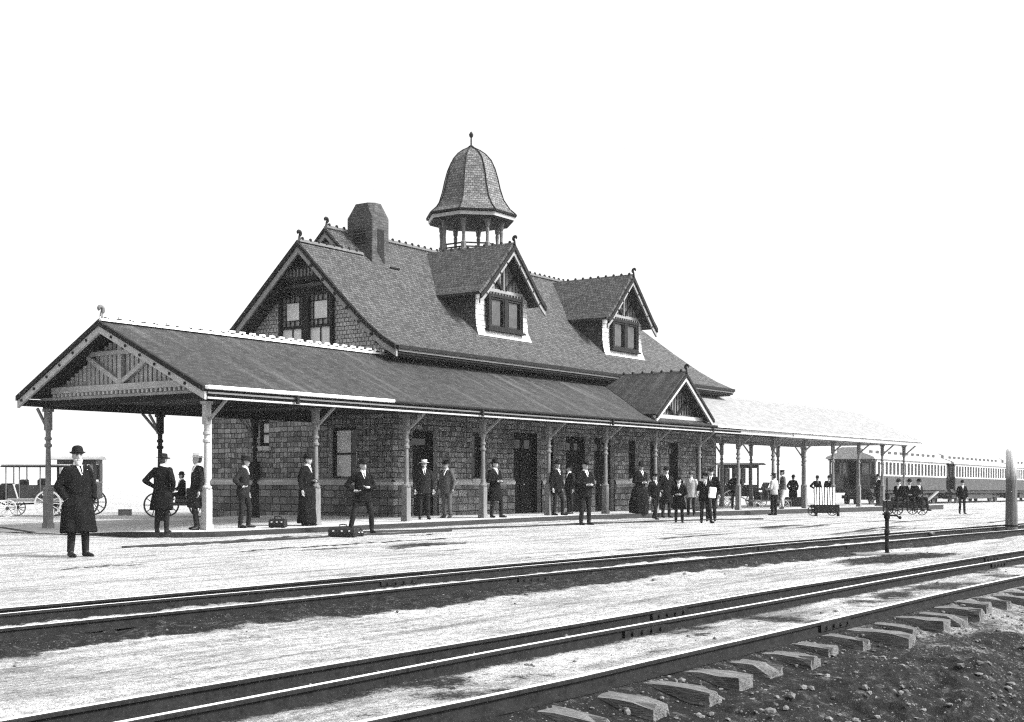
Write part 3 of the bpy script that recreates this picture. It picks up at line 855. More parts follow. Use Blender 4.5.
# ---- chimney
cx0, cx1, cy0, cy1 = 32.35, 33.2, 27.85, 28.95
ch = SB(); ch.use('brick')
def ring(x0, x1, y0, y1, c): return [(x0 + c, y0), (x1 - c, y0), (x1, y0 + c), (x1, y1 - c), (x1 - c, y1), (x0 + c, y1), (x0, y1 - c), (x0, y0 + c)]
lv = [(7.6, 0.0, .02), (9.92, 0.0, .02), (10.06, 0.02, .10), (10.33, 0.09, .17), (10.39, 0.11, .17)]
rs = [[(x, y, z) for x, y in ring(cx0 + i, cx1 - i, cy0 + i, cy1 - i, c)] for z, i, c in lv]
for A, B in zip(rs[:-1], rs[1:]):
    for k in range(8): ch.face([A[k], A[(k + 1) % 8], B[(k + 1) % 8], B[k]])
ch.face(rs[-1])
co = ch.build('chimney', fix=True)
lo = SB(); lo.use('trim_dark')
lo.box(cx0 - .012, cx0 + .1, cy0 + .3, cy1 - .3, 9.02, 9.52)
lo.use('brick')
for i in range(5): lo.box(cx0 - .022, cx0 + .05, cy0 + .27, cy1 - .27, 9.06 + i * .1, 9.09 + i * .1)
lo.build('vent_recess_shade', parent=co)
lo = SB(); lo.use('trim_dark'); lo.box(cx0 + .26, cx1 - .26, cy0 - .012, cy0 + .1, 8.75, 9.5)  # dark panel on the brick face, painting the shade of a recess
lo.prism([(cx0 + .26, 8.75), (cx1 - .26, 8.75), (cx1 - .20, 8.3), (cx0 + .50, 8.5)], 'y', cy0 - .010, cy0 + .1)
lo.build('vent_recess_shade', parent=co)
ft = SB(); ft.use('brick')
for (xx0, xx1, yy0, yy1) in ((cx0 - .06, cx1 + .06, cy0 - .06, cy1 + .06),):
    ft.prism([(cy0 - .14, 7.9), (cy0 - .0, 8.42), (cy0 + .2, 8.42), (cy0 + .2, 7.9)], 'x', cx0 + .02, cx1 - .02)
ft.use('trim_dark'); ft.beam((cx1 - .05, cy0 - .12, 8.30), (cx1 + .42, cy0 - .12, 8.30), .05, .05)
ft.build('chimney_flashing', parent=co)

# ---- dormers
def dormer(xc):
    ys = 25.62; hw = 1.56; zt = 7.66; za = 8.98
    w = SB(); w.use('white_shingle')
    base = 5.98
    # front face, flaring out at its foot
    fp = [(ys - .34, base - .30, hw + .16), (ys - .16, base + .10, hw + .06), (ys - .04, base + .42, hw + .01), (ys, base + .75, hw), (ys, 7.50, hw), (ys, zt + .02, hw - .18)]
    for (ya, z0_, h0), (yb, z1_, h1) in zip(fp[:-1], fp[1:]):
        w.face([(xc - h0, ya, z0_), (xc + h0, ya, z0_), (xc + h1, yb, z1_), (xc - h1, yb, z1_)])
    w.use('dark_shingle')
    for sx in (-1, 1):
        for (ya, z0_, h0), (yb, z1_, h1) in zip(fp[:-1], fp[1:]):
            w.face([(xc + sx * h0, ya, z0_), (xc + sx * h1, yb, z1_), (xc + sx * h1, 27.6, z1_), (xc + sx * h0, 27.6, z0_)])
    w.use('trim_mid'); w.face([(xc - 1.3, ys, zt), (xc + 1.3, ys, zt), (xc, ys, zt + 1.32)])
    d = w.build('dormer', fix=True)
    # roof
    rf = SB(); rf.use('roof_shingle')
    yf = 25.12; prof = [(0, 9.27), (1.0, 8.28), (1.66, 7.63), (1.98, 7.38)]
    back = lambda z: float(np.interp(z, [p[1] for p in PR], [p[0] for p in PR])) + .12
    for sx in (-1, 1):
        for (ua, za_), (ub, zb_) in zip(prof[:-1], prof[1:]):
            q = [(xc + sx * ua, yf, za_), (xc + sx * ub, yf, zb_), (xc + sx * ub, back(zb_), zb_), (xc + sx * ua, back(za_), za_)]
            rf.face(q if sx < 0 else q[::-1])
    ro = rf.build('dormer_roof', parent=d, fix=False, solid=0.11)
    for p in ro.data.polygons: pass
    b = SB()
    for sx in (-1, 1):
        b.use('barge_grey')
        for (ua, za_), (ub, zb_) in zip(prof[:-1], prof[1:]):
            b.prism([(xc + sx * ua, za_ - .15), (xc + sx * ub, zb_ - .15), (xc + sx * ub, zb_ - .32), (xc + sx * ua, za_ - .32)], 'y', yf + .0, yf + .07)
        b.use('trim_dark')
        for (ua, za_), (ub, zb_) in zip(prof[:-1], prof[1:]):
            b.prism([(xc + sx * ua, za_ + .02), (xc + sx * ub, zb_ + .02), (xc + sx * ub, zb_ - .145), (xc + sx * ua, za_ - .145)], 'y', yf - .06, yf + .03)
        for i in range(1, 5): b.tube([(xc + sx * i * .40, yf - .02, 9.0 - i * .39), (xc + sx * i * .40, yf + .01, 9.0 - i * .39)], .035, 6)
    b.build('bargeboard', parent=d)
    # tie beam, boarded peak, brace
    t = SB(); t.use('barge_grey'); t.box(xc - 1.22, xc + 1.22, ys - .06, ys + .02, zt - .02, zt + .10)
    t.use('trim_dark'); t.box(xc - 1.12, xc + 1.12, ys - .13, ys - .003, zt - .13, zt - .03)
    for i in range(13): t.use('trim_mid'); t.box(xc - 1.1 + i * .178, xc - 1.05 + i * .178, ys - .16, ys - .131, zt - .12, zt - .03)
    t.use('trim_dark')
    for i in range(-6, 7):
        h = 1.24 * (1 - abs(i * .2) / 1.25)
        if h > .15: t.box(xc + i * .2 - .02, xc + i * .2 + .02, ys - .018, ys - .002, zt + .1, zt + h - .05)
    t.use('trim_mid'); t.box(xc - .05, xc + .05, ys - .09, ys - .02, zt + .10, zt + 1.16)
    t.use('trim_dark'); t.beam((xc - .75, ys - .07, zt + .66), (xc - .12, ys - .07, zt + .12), .07, .09); t.beam((xc + .75, ys - .07, zt + .66), (xc + .12, ys - .07, zt + .12), .07, .09)
    t.build('gable_truss', parent=d)
    pd = lambda u, z, dd: (u, ys - .115 + dd, z)
    f = SB(); f.use('trim_dark'); frame_rect(f, pd, xc - 1.03, xc + 1.03, 6.36, 7.55, .10, .14)
    slab(f, pd, xc - .10, xc + .10, 6.42, 7.43, -.065, .065); slab(f, pd, xc - 1.12, xc + 1.12, 6.29, 6.36, -.12, .05)
    for s in (-1, 1):
        a, b_ = (xc + .10, xc + .93) if s > 0 else (xc - .93, xc - .10)
        f.use('trim_dark'); frame_rect(f, pd, a, b_, 6.42, 7.43, .05, .08)
        f.use('glass'); slab(f, pd, a + .04, b_ - .04, 6.46, 7.39, .035, .046)
        f.use('blind'); slab(f, pd, a + .18, b_ - .16, 6.52, 7.33, .024, .034)
    f.build('window', parent=d)
    crest(d, (xc, yf, 9.31), (xc, 28.6, 9.31), 'trim_mid', .36, .085)
    finial(d, (xc, yf - .02, 9.34), (0, -1, 0))
    fl = SB(); fl.use('trim_dark')
    for sx in (-1, 1): fl.beam((xc + sx * 1.98, back(7.35) - .1, 7.40), (xc + sx * .05, back(9.2) - .15, 9.24), .10, .05)
    fl.build('valley_flashing', parent=d)
    return d
dormer(36.62); dormer(45.0)

# ---- cupola
CX, CY = 39.4, 29.0
cu = SB(); cu.use('trim_mid')
ph = PI / 8
cu.lathe([(1.30, 8.6), (1.30, 9.62), (1.42, 9.66), (1.42, 9.76), (1.2, 9.80)], (CX, CY, 0), 8, ph)
cup = cu.build('cupola')
dm = SB(); dm.use('dome_shingle')
prof = [(1.72, 11.18), (1.49, 11.38), (1.25, 11.74), (1.12, 12.15), (1.03, 12.55), (.92, 12.93), (.77, 13.26), (.56, 13.50), (.35, 13.65), (.12, 13.77), (.06, 13.82)]
dm.lathe(prof, (CX, CY, 0), 8, ph); dm.build('dome', parent=cup)
rb = SB(); rb.use('trim_dark')
for k in range(8):
    a = ph + k * PI / 4
    rb.tube([(CX + (r_ + .01) * math.cos(a), CY + (r_ + .01) * math.sin(a), z + .01) for r_, z in prof], .022, 5)
rb.build('dome_hip', parent=cup)
sf = SB(); sf.use('trim_dark'); sf.lathe([(1.3, 11.06), (1.76, 11.10), (1.78, 11.175), (1.6, 11.177)], (CX, CY, 0), 8, ph)
sf.use('trim_light'); sf.lathe([(1.58, 10.95), (1.67, 10.955), (1.69, 11.08), (1.4, 11.082)], (CX, CY, 0), 8, ph)
sf.use('trim_dark'); sf.lathe([(.05, 10.88), (1.62, 10.90), (1.64, 10.945), (.05, 10.95)], (CX, CY, 0), 8, ph)  # underside coloured dark to paint in the shade beneath the dome eave
sf.build('cornice', parent=cup)
for k in range(8):
    a = ph + k * PI / 4; px_, py_ = CX + 1.17 * math.cos(a), CY + 1.17 * math.sin(a)
    p = SB(); p.use('trim_mid'); p.lathe([(.10, 9.72), (.10, 10.02), (.065, 10.06), (.055, 10.3), (.075, 10.52), (.055, 10.58), (.09, 10.66), (.09, 10.74), (.13, 10.90)], (px_, py_, 0), 8)
    p.build('column', parent=cup, smooth=False)
rl = SB(); rl.use('trim_dark')
for k in range(8):
    a, b = ph + k * PI / 4, ph + (k + 1) * PI / 4
    for z in (9.86, 10.0): rl.beam((CX + 1.17 * math.cos(a), CY + 1.17 * math.sin(a), z), (CX + 1.17 * math.cos(b), CY + 1.17 * math.sin(b), z), .04, .05)
rl.build('railing', parent=cup)
fn = SB(); fn.use('trim_dark'); fn.lathe([(.10, 13.76), (.12, 13.82), (.03, 13.89), (.03, 14.08), (.025, 14.16), (.065, 14.20), (.085, 14.28), (.05, 14.35), (.01, 14.40)], (CX, CY, 0), 8); fn.build('finial', parent=cup, smooth=True)

# ---- canopies
CR = (24.95, 4.92); CE = (21.38, 3.25); CBk = (28.08, 3.27); DZ = 0.33
XA, XZ = 19.3, 70.3
def zc(y): return CE[1] + (y - CE[0]) * (CR[1] - CE[1]) / (CR[0] - CE[0])
mb = SB(); mb.use('canopy_shingle')
def strip(mb, xa, xb, ya, yb, fn):
    mb.face([(xa, ya, fn(ya)), (xb, ya, fn(ya)), (xb, yb, fn(yb)), (xa, yb, fn(yb))])
strip(mb, XA, 44.7, CE[0], CR[0] + .04, zc)
zb_ = lambda y: CBk[1] + (CBk[0] - y) * (CR[1] - CBk[1]) / (CBk[0] - CR[0])
mb.face([(X0, CR[0], CR[1]), (XA, CR[0], CR[1]), (XA, CBk[0], CBk[1]), (X0, CBk[0], CBk[1])])
mb.build('canopy_roof', fix=False, solid=0.07)
mb = SB(); mb.use('glare_canopy')
strip(mb, 44.7, XZ, CE[0], CR[0], zc)
mb.face([(XZ, CR[0], CR[1]), (52.3, CR[0], CR[1]), (52.3, CBk[0], CBk[1]), (XZ, CBk[0], CBk[1])])
o = mb.build('canopy_roof', fix=False, solid=0.07); o['label'] = 'far roof of the canopy, with glare painted into its pale colour'
crest(st, (XA, CR[0], CR[1] + .04), (X0 - .1, CR[0], CR[1] + .04), 'white_paint', .36, .10, block=True)
finial(st, (XA + .05, CR[0], CR[1] + .1), (-1, 0, 0), 'trim_mid', .62)
# ceilings
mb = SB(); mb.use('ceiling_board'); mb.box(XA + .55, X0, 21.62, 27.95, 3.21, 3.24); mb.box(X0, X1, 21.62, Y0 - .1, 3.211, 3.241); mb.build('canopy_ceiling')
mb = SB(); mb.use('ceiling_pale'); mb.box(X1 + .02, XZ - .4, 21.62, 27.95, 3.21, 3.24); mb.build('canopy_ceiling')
# gutters, fascia
mb = SB(); mb.use('white_paint'); mb.box(XA + .0, 25.6, CE[0] - .13, CE[0] + .02, 3.205, 3.29); mb.build('gutter', bevel=.02)
mb = SB(); mb.use('trim_dark'); mb.box(25.6, 44.7, CE[0] - .11, CE[0] + .02, 3.19, 3.26); mb.build('gutter', bevel=.02)
mb = SB(); mb.use('white_paint'); mb.box(44.7, XZ, CE[0] - .11, CE[0] + .02, 3.19, 3.26); mb.build('gutter', bevel=.02)  # gutter whitened to fade into the painted glare of the roof
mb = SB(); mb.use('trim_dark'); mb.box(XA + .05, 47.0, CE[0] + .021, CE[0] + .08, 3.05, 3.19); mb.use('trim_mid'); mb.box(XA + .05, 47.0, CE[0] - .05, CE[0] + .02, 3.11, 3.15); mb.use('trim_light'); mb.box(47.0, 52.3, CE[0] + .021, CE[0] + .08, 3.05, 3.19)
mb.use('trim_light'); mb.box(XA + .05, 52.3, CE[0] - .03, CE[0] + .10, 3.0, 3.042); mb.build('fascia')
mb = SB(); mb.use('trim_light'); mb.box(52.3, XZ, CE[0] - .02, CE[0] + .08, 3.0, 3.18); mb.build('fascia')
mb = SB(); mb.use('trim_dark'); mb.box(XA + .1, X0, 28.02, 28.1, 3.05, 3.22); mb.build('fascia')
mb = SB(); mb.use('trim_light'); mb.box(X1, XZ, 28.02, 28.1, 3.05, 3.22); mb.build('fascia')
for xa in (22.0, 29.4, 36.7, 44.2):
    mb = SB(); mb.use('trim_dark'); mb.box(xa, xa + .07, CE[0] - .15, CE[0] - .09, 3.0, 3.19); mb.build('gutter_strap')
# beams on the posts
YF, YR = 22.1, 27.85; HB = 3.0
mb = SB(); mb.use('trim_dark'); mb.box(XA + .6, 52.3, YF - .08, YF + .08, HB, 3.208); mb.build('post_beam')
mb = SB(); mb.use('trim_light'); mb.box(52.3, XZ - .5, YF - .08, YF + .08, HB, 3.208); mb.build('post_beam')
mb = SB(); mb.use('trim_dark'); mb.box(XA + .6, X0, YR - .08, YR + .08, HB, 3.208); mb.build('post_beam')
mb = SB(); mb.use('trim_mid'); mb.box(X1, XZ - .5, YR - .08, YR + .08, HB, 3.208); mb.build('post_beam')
for xx in (20.0, 23.535, 27.07): mb = SB(); mb.use('trim_dark'); mb.box(xx - .06, xx + .06, YF + .08, YR - .08, 3.05, 3.207); mb.build('cross_beam')
for i in range(10, 15):
    xx = 20 + 3.535 * i; mb = SB(); mb.use('trim_light'); mb.box(xx - .06, xx + .06, YF + .08, YR - .08, 3.06, 3.207); mb.build('cross_beam')

def post_mesh(mat):
    p = MB(); p.use(mat)
    p.box(-.088, .088, -.088, .088, 0, .95); p.box(-.105, .105, -.105, .105, -.5, .13)
    p.lathe([(.105, .95), (.118, .975), (.118, 1.01), (.078, 1.04), (.066, 1.10), (.070, 1.4), (.058, 1.98), (.056, 2.02), (.090, 2.05), (.094, 2.10), (.062, 2.13), (.058, 2.20), (.088, 2.23), (.088, 2.27), (.062, 2.30), (.062, 2.42), (.085, 2.50)], (0, 0, 0), 12)
    p.box(-.072, .072, -.072, .072, 2.46, 2.93); p.box(-.10, .10, -.10, .10, 2.925, 2.998)
    return p.data('post')
pm = {k: post_mesh(k) for k in ('post_paint', 'trim_light', 'trim_mid', 'trim_dark')}
br = MB(); br.use('barge_grey'); br.beam((0, -.07, 2.55), (0, -.66, 3.03), .05, .06); br_me = br.data('brace')
br2 = MB(); br2.use('trim_mid'); br2.beam((0, .07, 2.55), (0, .44, 3.02), .05, .06); br_me2 = br2.data('brace')
br3 = MB(); br3.use('trim_mid'); br3.beam((-.07, 0, 2.5), (-.60, 0, 3.0), .05, .06); br_me3 = br3.data('brace')
for i in range(15):
    x = 20 + 3.535 * i
    for row, y in ((0, YF), (1, YR)):
        if row == 1 and 3 <= i <= 9: continue
        o = new_mesh_obj('canopy_post', pm['trim_light' if row == 0 and i == 0 else 'post_paint' if row == 0 else ('post_paint' if i == 0 else 'trim_dark' if i < 3 else 'trim_mid')], st)  # corner post coloured as if lit, rear posts darkened into silhouettes
        zp = plat_z(x, y)
        o.location = Vector((x, y, zp)) - OFF
        o.scale = (1, 1, (HB - zp) / 3.0)             # the head always meets the beam
        new_mesh_obj('brace', br_me if row == 0 else br_me2, o)
        if row == 1 and 0 < i < 3: new_mesh_obj('brace', br_me3, o)

# gable end of the west canopy
xg = XA + .62
SF = (CR[1] - CE[1]) / (CR[0] - CE[0]); SK = (CR[1] - CBk[1]) / (CBk[0] - CR[0])
zr = lambda y: CR[1] - (CR[0] - y) * SF if y < CR[0] else CR[1] - (y - CR[0]) * SK
mb = SB(); P1 = [CE, CR, CBk]
for (ya, za), (yb, zb2) in zip(P1[:-1], P1[1:]):
    mb.use('trim_light'); mb.prism([(ya, za - .10), (yb, zb2 - .10), (yb, zb2 - .27), (ya, za - .27)], 'x', XA - .02, XA + .05)
    mb.use('trim_dark'); mb.prism([(ya, za + .02), (yb, zb2 + .02), (yb, zb2 - .095), (ya, za - .095)], 'x', XA - .07, XA + .02)
for s in (-1, 1):
    for i in range(6):
        y = CR[0] + s * (.45 + i * .5)
        mb.use('trim_dark'); mb.tube([(XA - .045, y, zr(y) - .185), (XA - .015, y, zr(y) - .185)], .035, 8)
mb.build('bargeboard')
mb = SB(); mb.use('trim_dark'); mb.face([(xg + .12, 21.6, 3.2), (xg + .12, 27.95, 3.2), (xg + .12, CR[0], CR[1] - .12)])
mb.use('trim_light')
for i in range(-18, 19):
    y = CR[0] + i * .16; z1 = zr(y) - .16
    if z1 > 3.5: mb.box(xg + .06, xg + .118, y - .055, y + .055, 3.36, z1)
mb.build('gable_boarding', fix=False)
mb = SB(); mb.use('trim_light'); mb.box(xg - .08, xg + .055, 22.1, 27.5, 3.345, 3.50)
mb.use('trim_light')
for i in range(34): mb.box(xg - .11, xg - .02, 22.15 + i * .157, 22.22 + i * .157, 3.26, 3.335)
mb.use('trim_dark'); mb.box(xg - .05, xg + .05, 21.85, 27.7, 3.255, 3.343); mb.use('barge_grey'); mb.box(xg - .09, xg + .06, 21.7, 27.9, 3.19, 3.253)
mb.build('tie_beam')
mb = SB(); mb.use('trim_light'); mb.box(xg - .06, xg + .055, CR[0] - .06, CR[0] + .06, 3.50, 4.55)
mb.beam((xg - .0, CR[0] - .06, 3.55), (xg, CR[0] - 1.22, 4.18), .10, .11); mb.beam((xg - .0, CR[0] + .06, 3.55), (xg, CR[0] + 1.22, 4.18), .10, .11)
mb.box(xg - .065, xg + .05, CR[0] - 1.15, CR[0] + 1.15, 4.20, 4.30)
mb.build('gable_truss')
mb = SB(); mb.use('trim_dark'); mb.face([(XA + .05, CE[0] + .1, zr(CE[0] + .1) - .09), (xg + .1, CE[0] + .1, zr(CE[0] + .1) - .09), (xg + .1, CR[0], CR[1] - .09), (XA + .05, CR[0], CR[1] - .09)]); mb.face([(XA + .05, CBk[0] - .1, zr(CBk[0] - .1) - .09), (xg + .1, CBk[0] - .1, zr(CBk[0] - .1) - .09), (xg + .1, CR[0], CR[1] - .09), (XA + .05, CR[0], CR[1] - .09)])
mb.build('soffit')

# pediment over the door
xc = 42.3; hw = 2.28; za_ = 5.06; ze = 3.46; yf = 21.42
mb = SB(); mb.use('canopy_shingle')
yb = lambda z: CE[0] + (z - CE[1]) / ((CR[1] - CE[1]) / (CR[0] - CE[0]))
mb.face([(xc - hw, yf, ze), (xc, yf, za_), (xc, yb(za_) + .1, za_), (xc - hw, yb(ze) + .1, ze)][::-1])
mb.face([(xc, yf, za_), (xc + hw, yf, ze), (xc + hw, yb(ze) + .1, ze), (xc, yb(za_) + .1, za_)][::-1])
pd_ = mb.build('pediment', fix=True, solid=0.08)
mb = SB()
for s in (-1, 1):
    mb.use('trim_light'); mb.prism([(xc, za_ - .10), (xc + s * hw, ze - .10), (xc + s * hw, ze - .26), (xc, za_ - .26)], 'y', yf - .01, yf + .06)
    mb.use('trim_dark'); mb.prism([(xc, za_ + .02), (xc + s * hw, ze + .02), (xc + s * hw, ze - .095), (xc, za_ - .095)], 'y', yf - .06, yf + .03)
mb.build('bargeboard', parent=pd_)
mb = SB(); mb.use('trim_mid'); mb.face([(xc - hw + .2, yf + .5, 3.25), (xc + hw - .2, yf + .5, 3.25), (xc, yf + .5, za_ - .15)])
mb.use('trim_dark')
for i in range(-8, 9):
    u = i * .2; h = (hw - abs(u)) * .70 - .45
    if h > .1: mb.box(xc + u - .02, xc + u + .02, yf + .47, yf + .498, 3.60, 3.56 + h)
mb.use('trim_light'); mb.box(xc - hw + .3, xc + hw - .3, yf + .30, yf + .46, 3.40, 3.54); mb.use('trim_dark'); mb.beam((xc - .9, yf + .42, 4.10), (xc - .1, yf + .42, 3.56), .08, .08); mb.beam((xc + .9, yf + .42, 4.10), (xc + .1, yf + .42, 3.56), .08, .08)
mb.build('pediment_panel', parent=pd_, fix=False)
crest(pd_, (xc, yf, za_ + .04), (xc, 24.7, za_ + .04), 'trim_mid', .40, .10)
finial(pd_, (xc, yf - .02, za_ + .08), (0, -1, 0))
mb = SB(); mb.use('trim_dark')
for s in (-1, 1): mb.beam((xc + s * hw, yb(ze) + .02, ze + .03), (xc, yb(za_) + .02, za_ + .03), .09, .05)
mb.build('valley_flashing', parent=pd_)
# ================================================================== vehicles
def wheel(parent, loc, r, mat, spokes=12, ax='y'):
    """a wooden wheel: felloe and hub with spokes; axle along local y"""
    w = MB(); w.use(mat)
    n = 28; rr_ = [(r, -.022), (r, .022), (r - .05 * r / .45, .022), (r - .05 * r / .45, -.022)]
    vs = []; fs = []
    for i in range(n):
        a = 2 * PI * i / n
        for q, y in rr_: vs.append((q * math.cos(a), y, q * math.sin(a)))
    for i in range(n):
        for j in range(4): fs.append((i * 4 + j, i * 4 + (j + 1) % 4, ((i + 1) % n) * 4 + (j + 1) % 4, ((i + 1) % n) * 4 + j))
    w.mesh(vs, fs)
    o = w.build('wheel', parent=parent); o.location = loc
    s = MB(); s.use(mat)
    for i in range(spokes):
        a = 2 * PI * i / spokes
        s.tube([(.05 * math.cos(a), 0, .05 * math.sin(a)), ((r - .04) * math.cos(a), 0, (r - .04) * math.sin(a))], .016, 5)
    s.build('spokes', parent=o)
    h = MB(); h.use('coach_dark'); h.tube([(0, -.10, 0), (0, -.06, 0), (0, .06, 0), (0, .10, 0)], [.035, .06, .06, .035], 8); h.build('hub', parent=o)
    return o

def wagon_canopy(loc, rz, label):
    """open wagon with a flat top on slender stanchions; x forward"""
    t = empty('canopy_wagon', loc, rz, label, 'carriage', 'carriages waiting behind the station')
    b = MB(); b.use('coach_pale'); b.box(-1.15, .75, -.50, .50, .50, .58); b.box(-1.2, -1.1, -.5, .5, .58, .78)
    b.use('coach_dark'); b.box(-1.1, .7, -.53, -.48, .64, 1.10); b.box(-1.1, .7, .48, .53, .64, 1.10); b.use('coach_grey'); b.box(-1.1, .7, -.54, -.47, .58, .64); b.box(-1.1, .7, .47, .54, .58, .64)
    b.use('coach_pale'); b.beam((.34, 0, .60), (.50, 0, 1.14), 1.08, .05)
    b.build('body', parent=t, bevel=.01)
    s = MB(); s.use('leather')
    for x in (-.8, -.15, .45):
        s.box(x - .2, x + .2, -.46, .46, .84, .96); s.box(x - .25, x - .13, -.46, .46, .90, 1.30)
        o = s.build('seat', parent=t, bevel=.04); s = MB(); s.use('leather')
    r_ = MB(); r_.use('coach_grey'); r_.box(-1.25, .9, -.6, .6, 1.775, 1.83); r_.use('trim_dark'); r_.box(-1.27, .92, -.62, .62, 1.73, 1.774); r_.build('canopy_top', parent=t, bevel=.015)
    for x in (-1.1, -.4, .3, .75):
        for y in (-.52, .52):
            q = MB(); q.use('trim_mid'); q.tube([(x, y, .6), (x, y, 1.745)], .022, 6); q.build('stanchion', parent=t)
    for x, r in ((-.68, .46), (.66, .30)):
        for y in (-.62, .62): wheel(t, (x, y, r), r, 'coach_pale', 12)
        a = MB(); a.use('iron'); a.tube([(x, -.62, r), (x, .62, r)], .025, 6); a.build('axle', parent=t)
    u = MB(); u.use('iron')
    for y in (-.4, .4): u.tube([(-1.0, y, .5), (-.75, y, .47), (.82, y, .42), (1.0, y, .5)], .025, 6)
    u.build('spring', parent=t)
    bt = MB(); bt.use('leather'); bt.sections([(.84, 0, .58, .30, .46), (.88, 0, .75, .38, .50), (.86, 0, 1.0, .36, .48), (.80, 0, 1.16, .20, .38)], 12); bt.build('boot_apron', parent=t, smooth=True)
    return t

def coach(loc, rz, label, mat='coach_dark', top='coach_grey', wm='coach_dark', L=1.9, H=2.05):
    t = empty('omnibus', loc, rz, label, 'carriage', 'carriages waiting behind the station')
    b = MB(); b.use(mat)
    b.box(-L / 2, L / 2, -.55, .55, .62, 1.22)
    for x in np.linspace(-L / 2 + .04, L / 2 - .04, 5):
        for y in (-.52, .52): b.box(x - .045, x + .045, y - .03, y + .03, 1.22, H - .22)
    b.box(-L / 2, L / 2, -.555, .555, H - .24, H - .08)
    b.box(-L / 2, -L / 2 + .05, -.5, -.1, 1.22, H - .2); b.use('trim_mid'); b.box(-L / 2 - .01, L / 2 + .01, -.565, .565, 1.18, 1.23)
    b.build('body', parent=t, bevel=.012)
    r_ = MB(); r_.use(top)
    r_.prism([(-.64, H - .08), (.64, H - .08), (.60, H - .03), (.3, H + .03), (-.3, H + .03), (-.60, H - .03)], 'x', -L / 2 - .12, L / 2 + .35); r_.build('roof', parent=t)
    for i in range(4):
        x0 = -L / 2 + .1 + i * (L - .15) / 4
        for y in (-.50, .50):
            p = MB(); p.use('curtain'); p.box(x0, x0 + .12, y - .01, y + .01, 1.3, H - .25); p.build('window_blind', parent=t)
    d = MB(); d.use('leather'); d.box(L / 2, L / 2 + .45, -.5, .5, .95, 1.05); d.beam((L / 2 + .45, 0, .98), (L / 2 + .62, 0, 1.35), 1.0, .04); d.build('driver_seat', parent=t, bevel=.02)
    for x, r in ((-L / 2 + .35, .48), (L / 2 + .05, .36)):
        for y in (-.66, .66): wheel(t, (x, y, r), r, wm, 12)
        a = MB(); a.use('iron'); a.tube([(x, -.66, r), (x, .66, r)], .028, 6); a.build('axle', parent=t)
    return t

def facing(x, y, a):
    """rz that makes local -y look at the camera, turned by a degrees (positive: towards the right of the picture)"""
    v = Vector((-x, -y)).normalized()
    base = math.atan2(v.y, v.x) + PI / 2
    return base + math.radians(a)

def put(px, d, backside=True):
    x, y = at_depth(px, d)
    return (x, y, ground_z(x, y))

CAMYAW = math.atan2(RGT.y, RGT.x)          # direction of the picture's right
p = put(32, 45.5); wagon_canopy(p, CAMYAW + PI + .12, 'pale flat-topped open wagon with white wheels, behind the leftmost canopy post')
p = put(80, 46.5); coach(p, CAMYAW + PI + .1, 'dark closed coach half hidden behind the bearded man in the long overcoat', H=2.1, L=1.35)
p = put(738, 68); coach(p, CAMYAW + .15, 'dark omnibus with a row of windows seen between posts past the building end', H=2.35, L=1.9, wm='coach_pale')

# buggy with its driver, seen between the two left platform men
bx = put(182, 44)
t = empty('buggy', bx, CAMYAW + PI - .1, 'low dark buggy carrying a driver, seen behind the two men at the platform end', 'carriage', 'carriages waiting behind the station')
b = MB(); b.use('coach_dark'); b.box(-.8, .8, -.42, .42, .40, .50); b.box(-.8, .1, -.42, .42, .5, .62); b.build('body', parent=t, bevel=.02)
s = MB(); s.use('leather'); s.box(-.30, .10, -.40, .40, .62, .72); s.box(-.36, -.28, -.4, .4, .68, 1.0); s.build('seat', parent=t, bevel=.03)
for x in (.72, -.85):
    for y in (-.55, .55): wheel(t, (x, y, .42), .42, 'coach_dark', 10)
    a = MB(); a.use('iron'); a.tube([(x, -.55, .42), (x, .55, .42)], .025, 6); a.build('axle', parent=t)
BUGGY = bx

# baggage cart with trunks beyond the platform
p = put(768, 62)
t = empty('baggage_wagon', p, CAMYAW + .1, 'low hand wagon heaped with luggage behind the man in the light jacket', 'wagon')
b = MB(); b.use('old_wood'); b.box(-1.0, 1.0, -.45, .45, .42, .50); b.build('deck', parent=t)
for x in (-.65, .65):
    for y in (-.5, .5): wheel(t, (x, y, .24), .24, 'coach_pale', 8)
hd = MB(); hd.use('pale_wood'); hd.beam((-1.0, 0, .46), (-1.75, 0, .85), .06, .05); hd.build('handle', parent=t)
def trunk(loc, rz, sx, sy, sz, label, name='trunk', mat='leather'):
    e = empty(name, loc, rz, label, name)
    b = MB(); b.use(mat); b.box(-sx / 2, sx / 2, -sy / 2, sy / 2, 0, sz * .7); b.build('case', parent=e, bevel=.012)
    l = MB(); l.use(mat); l.prism([(-sy / 2, sz * .71), (sy / 2, sz * .71), (sy / 2 - .02, sz * .9), (sy / 4, sz), (-sy / 4, sz), (-sy / 2 + .02, sz * .9)], 'x', -sx / 2, sx / 2); l.build('lid', parent=e, bevel=.008)
    for x in (-.3, .3):
        s_ = MB(); s_.use('old_wood'); s_.box(x * sx - .02, x * sx + .02, -sy / 2 - .008, sy / 2 + .008, .0, sz * .7); s_.build('batten', parent=e)
    return e
zt = p[2] + .5
trunk((p[0] + .2, p[1] - .1, zt), CAMYAW + .1, .8, .5, .5, 'dark trunk riding on the low hand wagon beyond the platform')
trunk((p[0] - .35 * .567, p[1] + .35 * .82, zt), CAMYAW + .5, .5, .45, .36, 'smaller trunk beside the big one on the hand wagon')
q = put(796, 64); trunk((q[0], q[1], q[2]), CAMYAW, 1.0, .6, .62, 'dark trunk standing on the ground by the man past the light-jacketed pair')

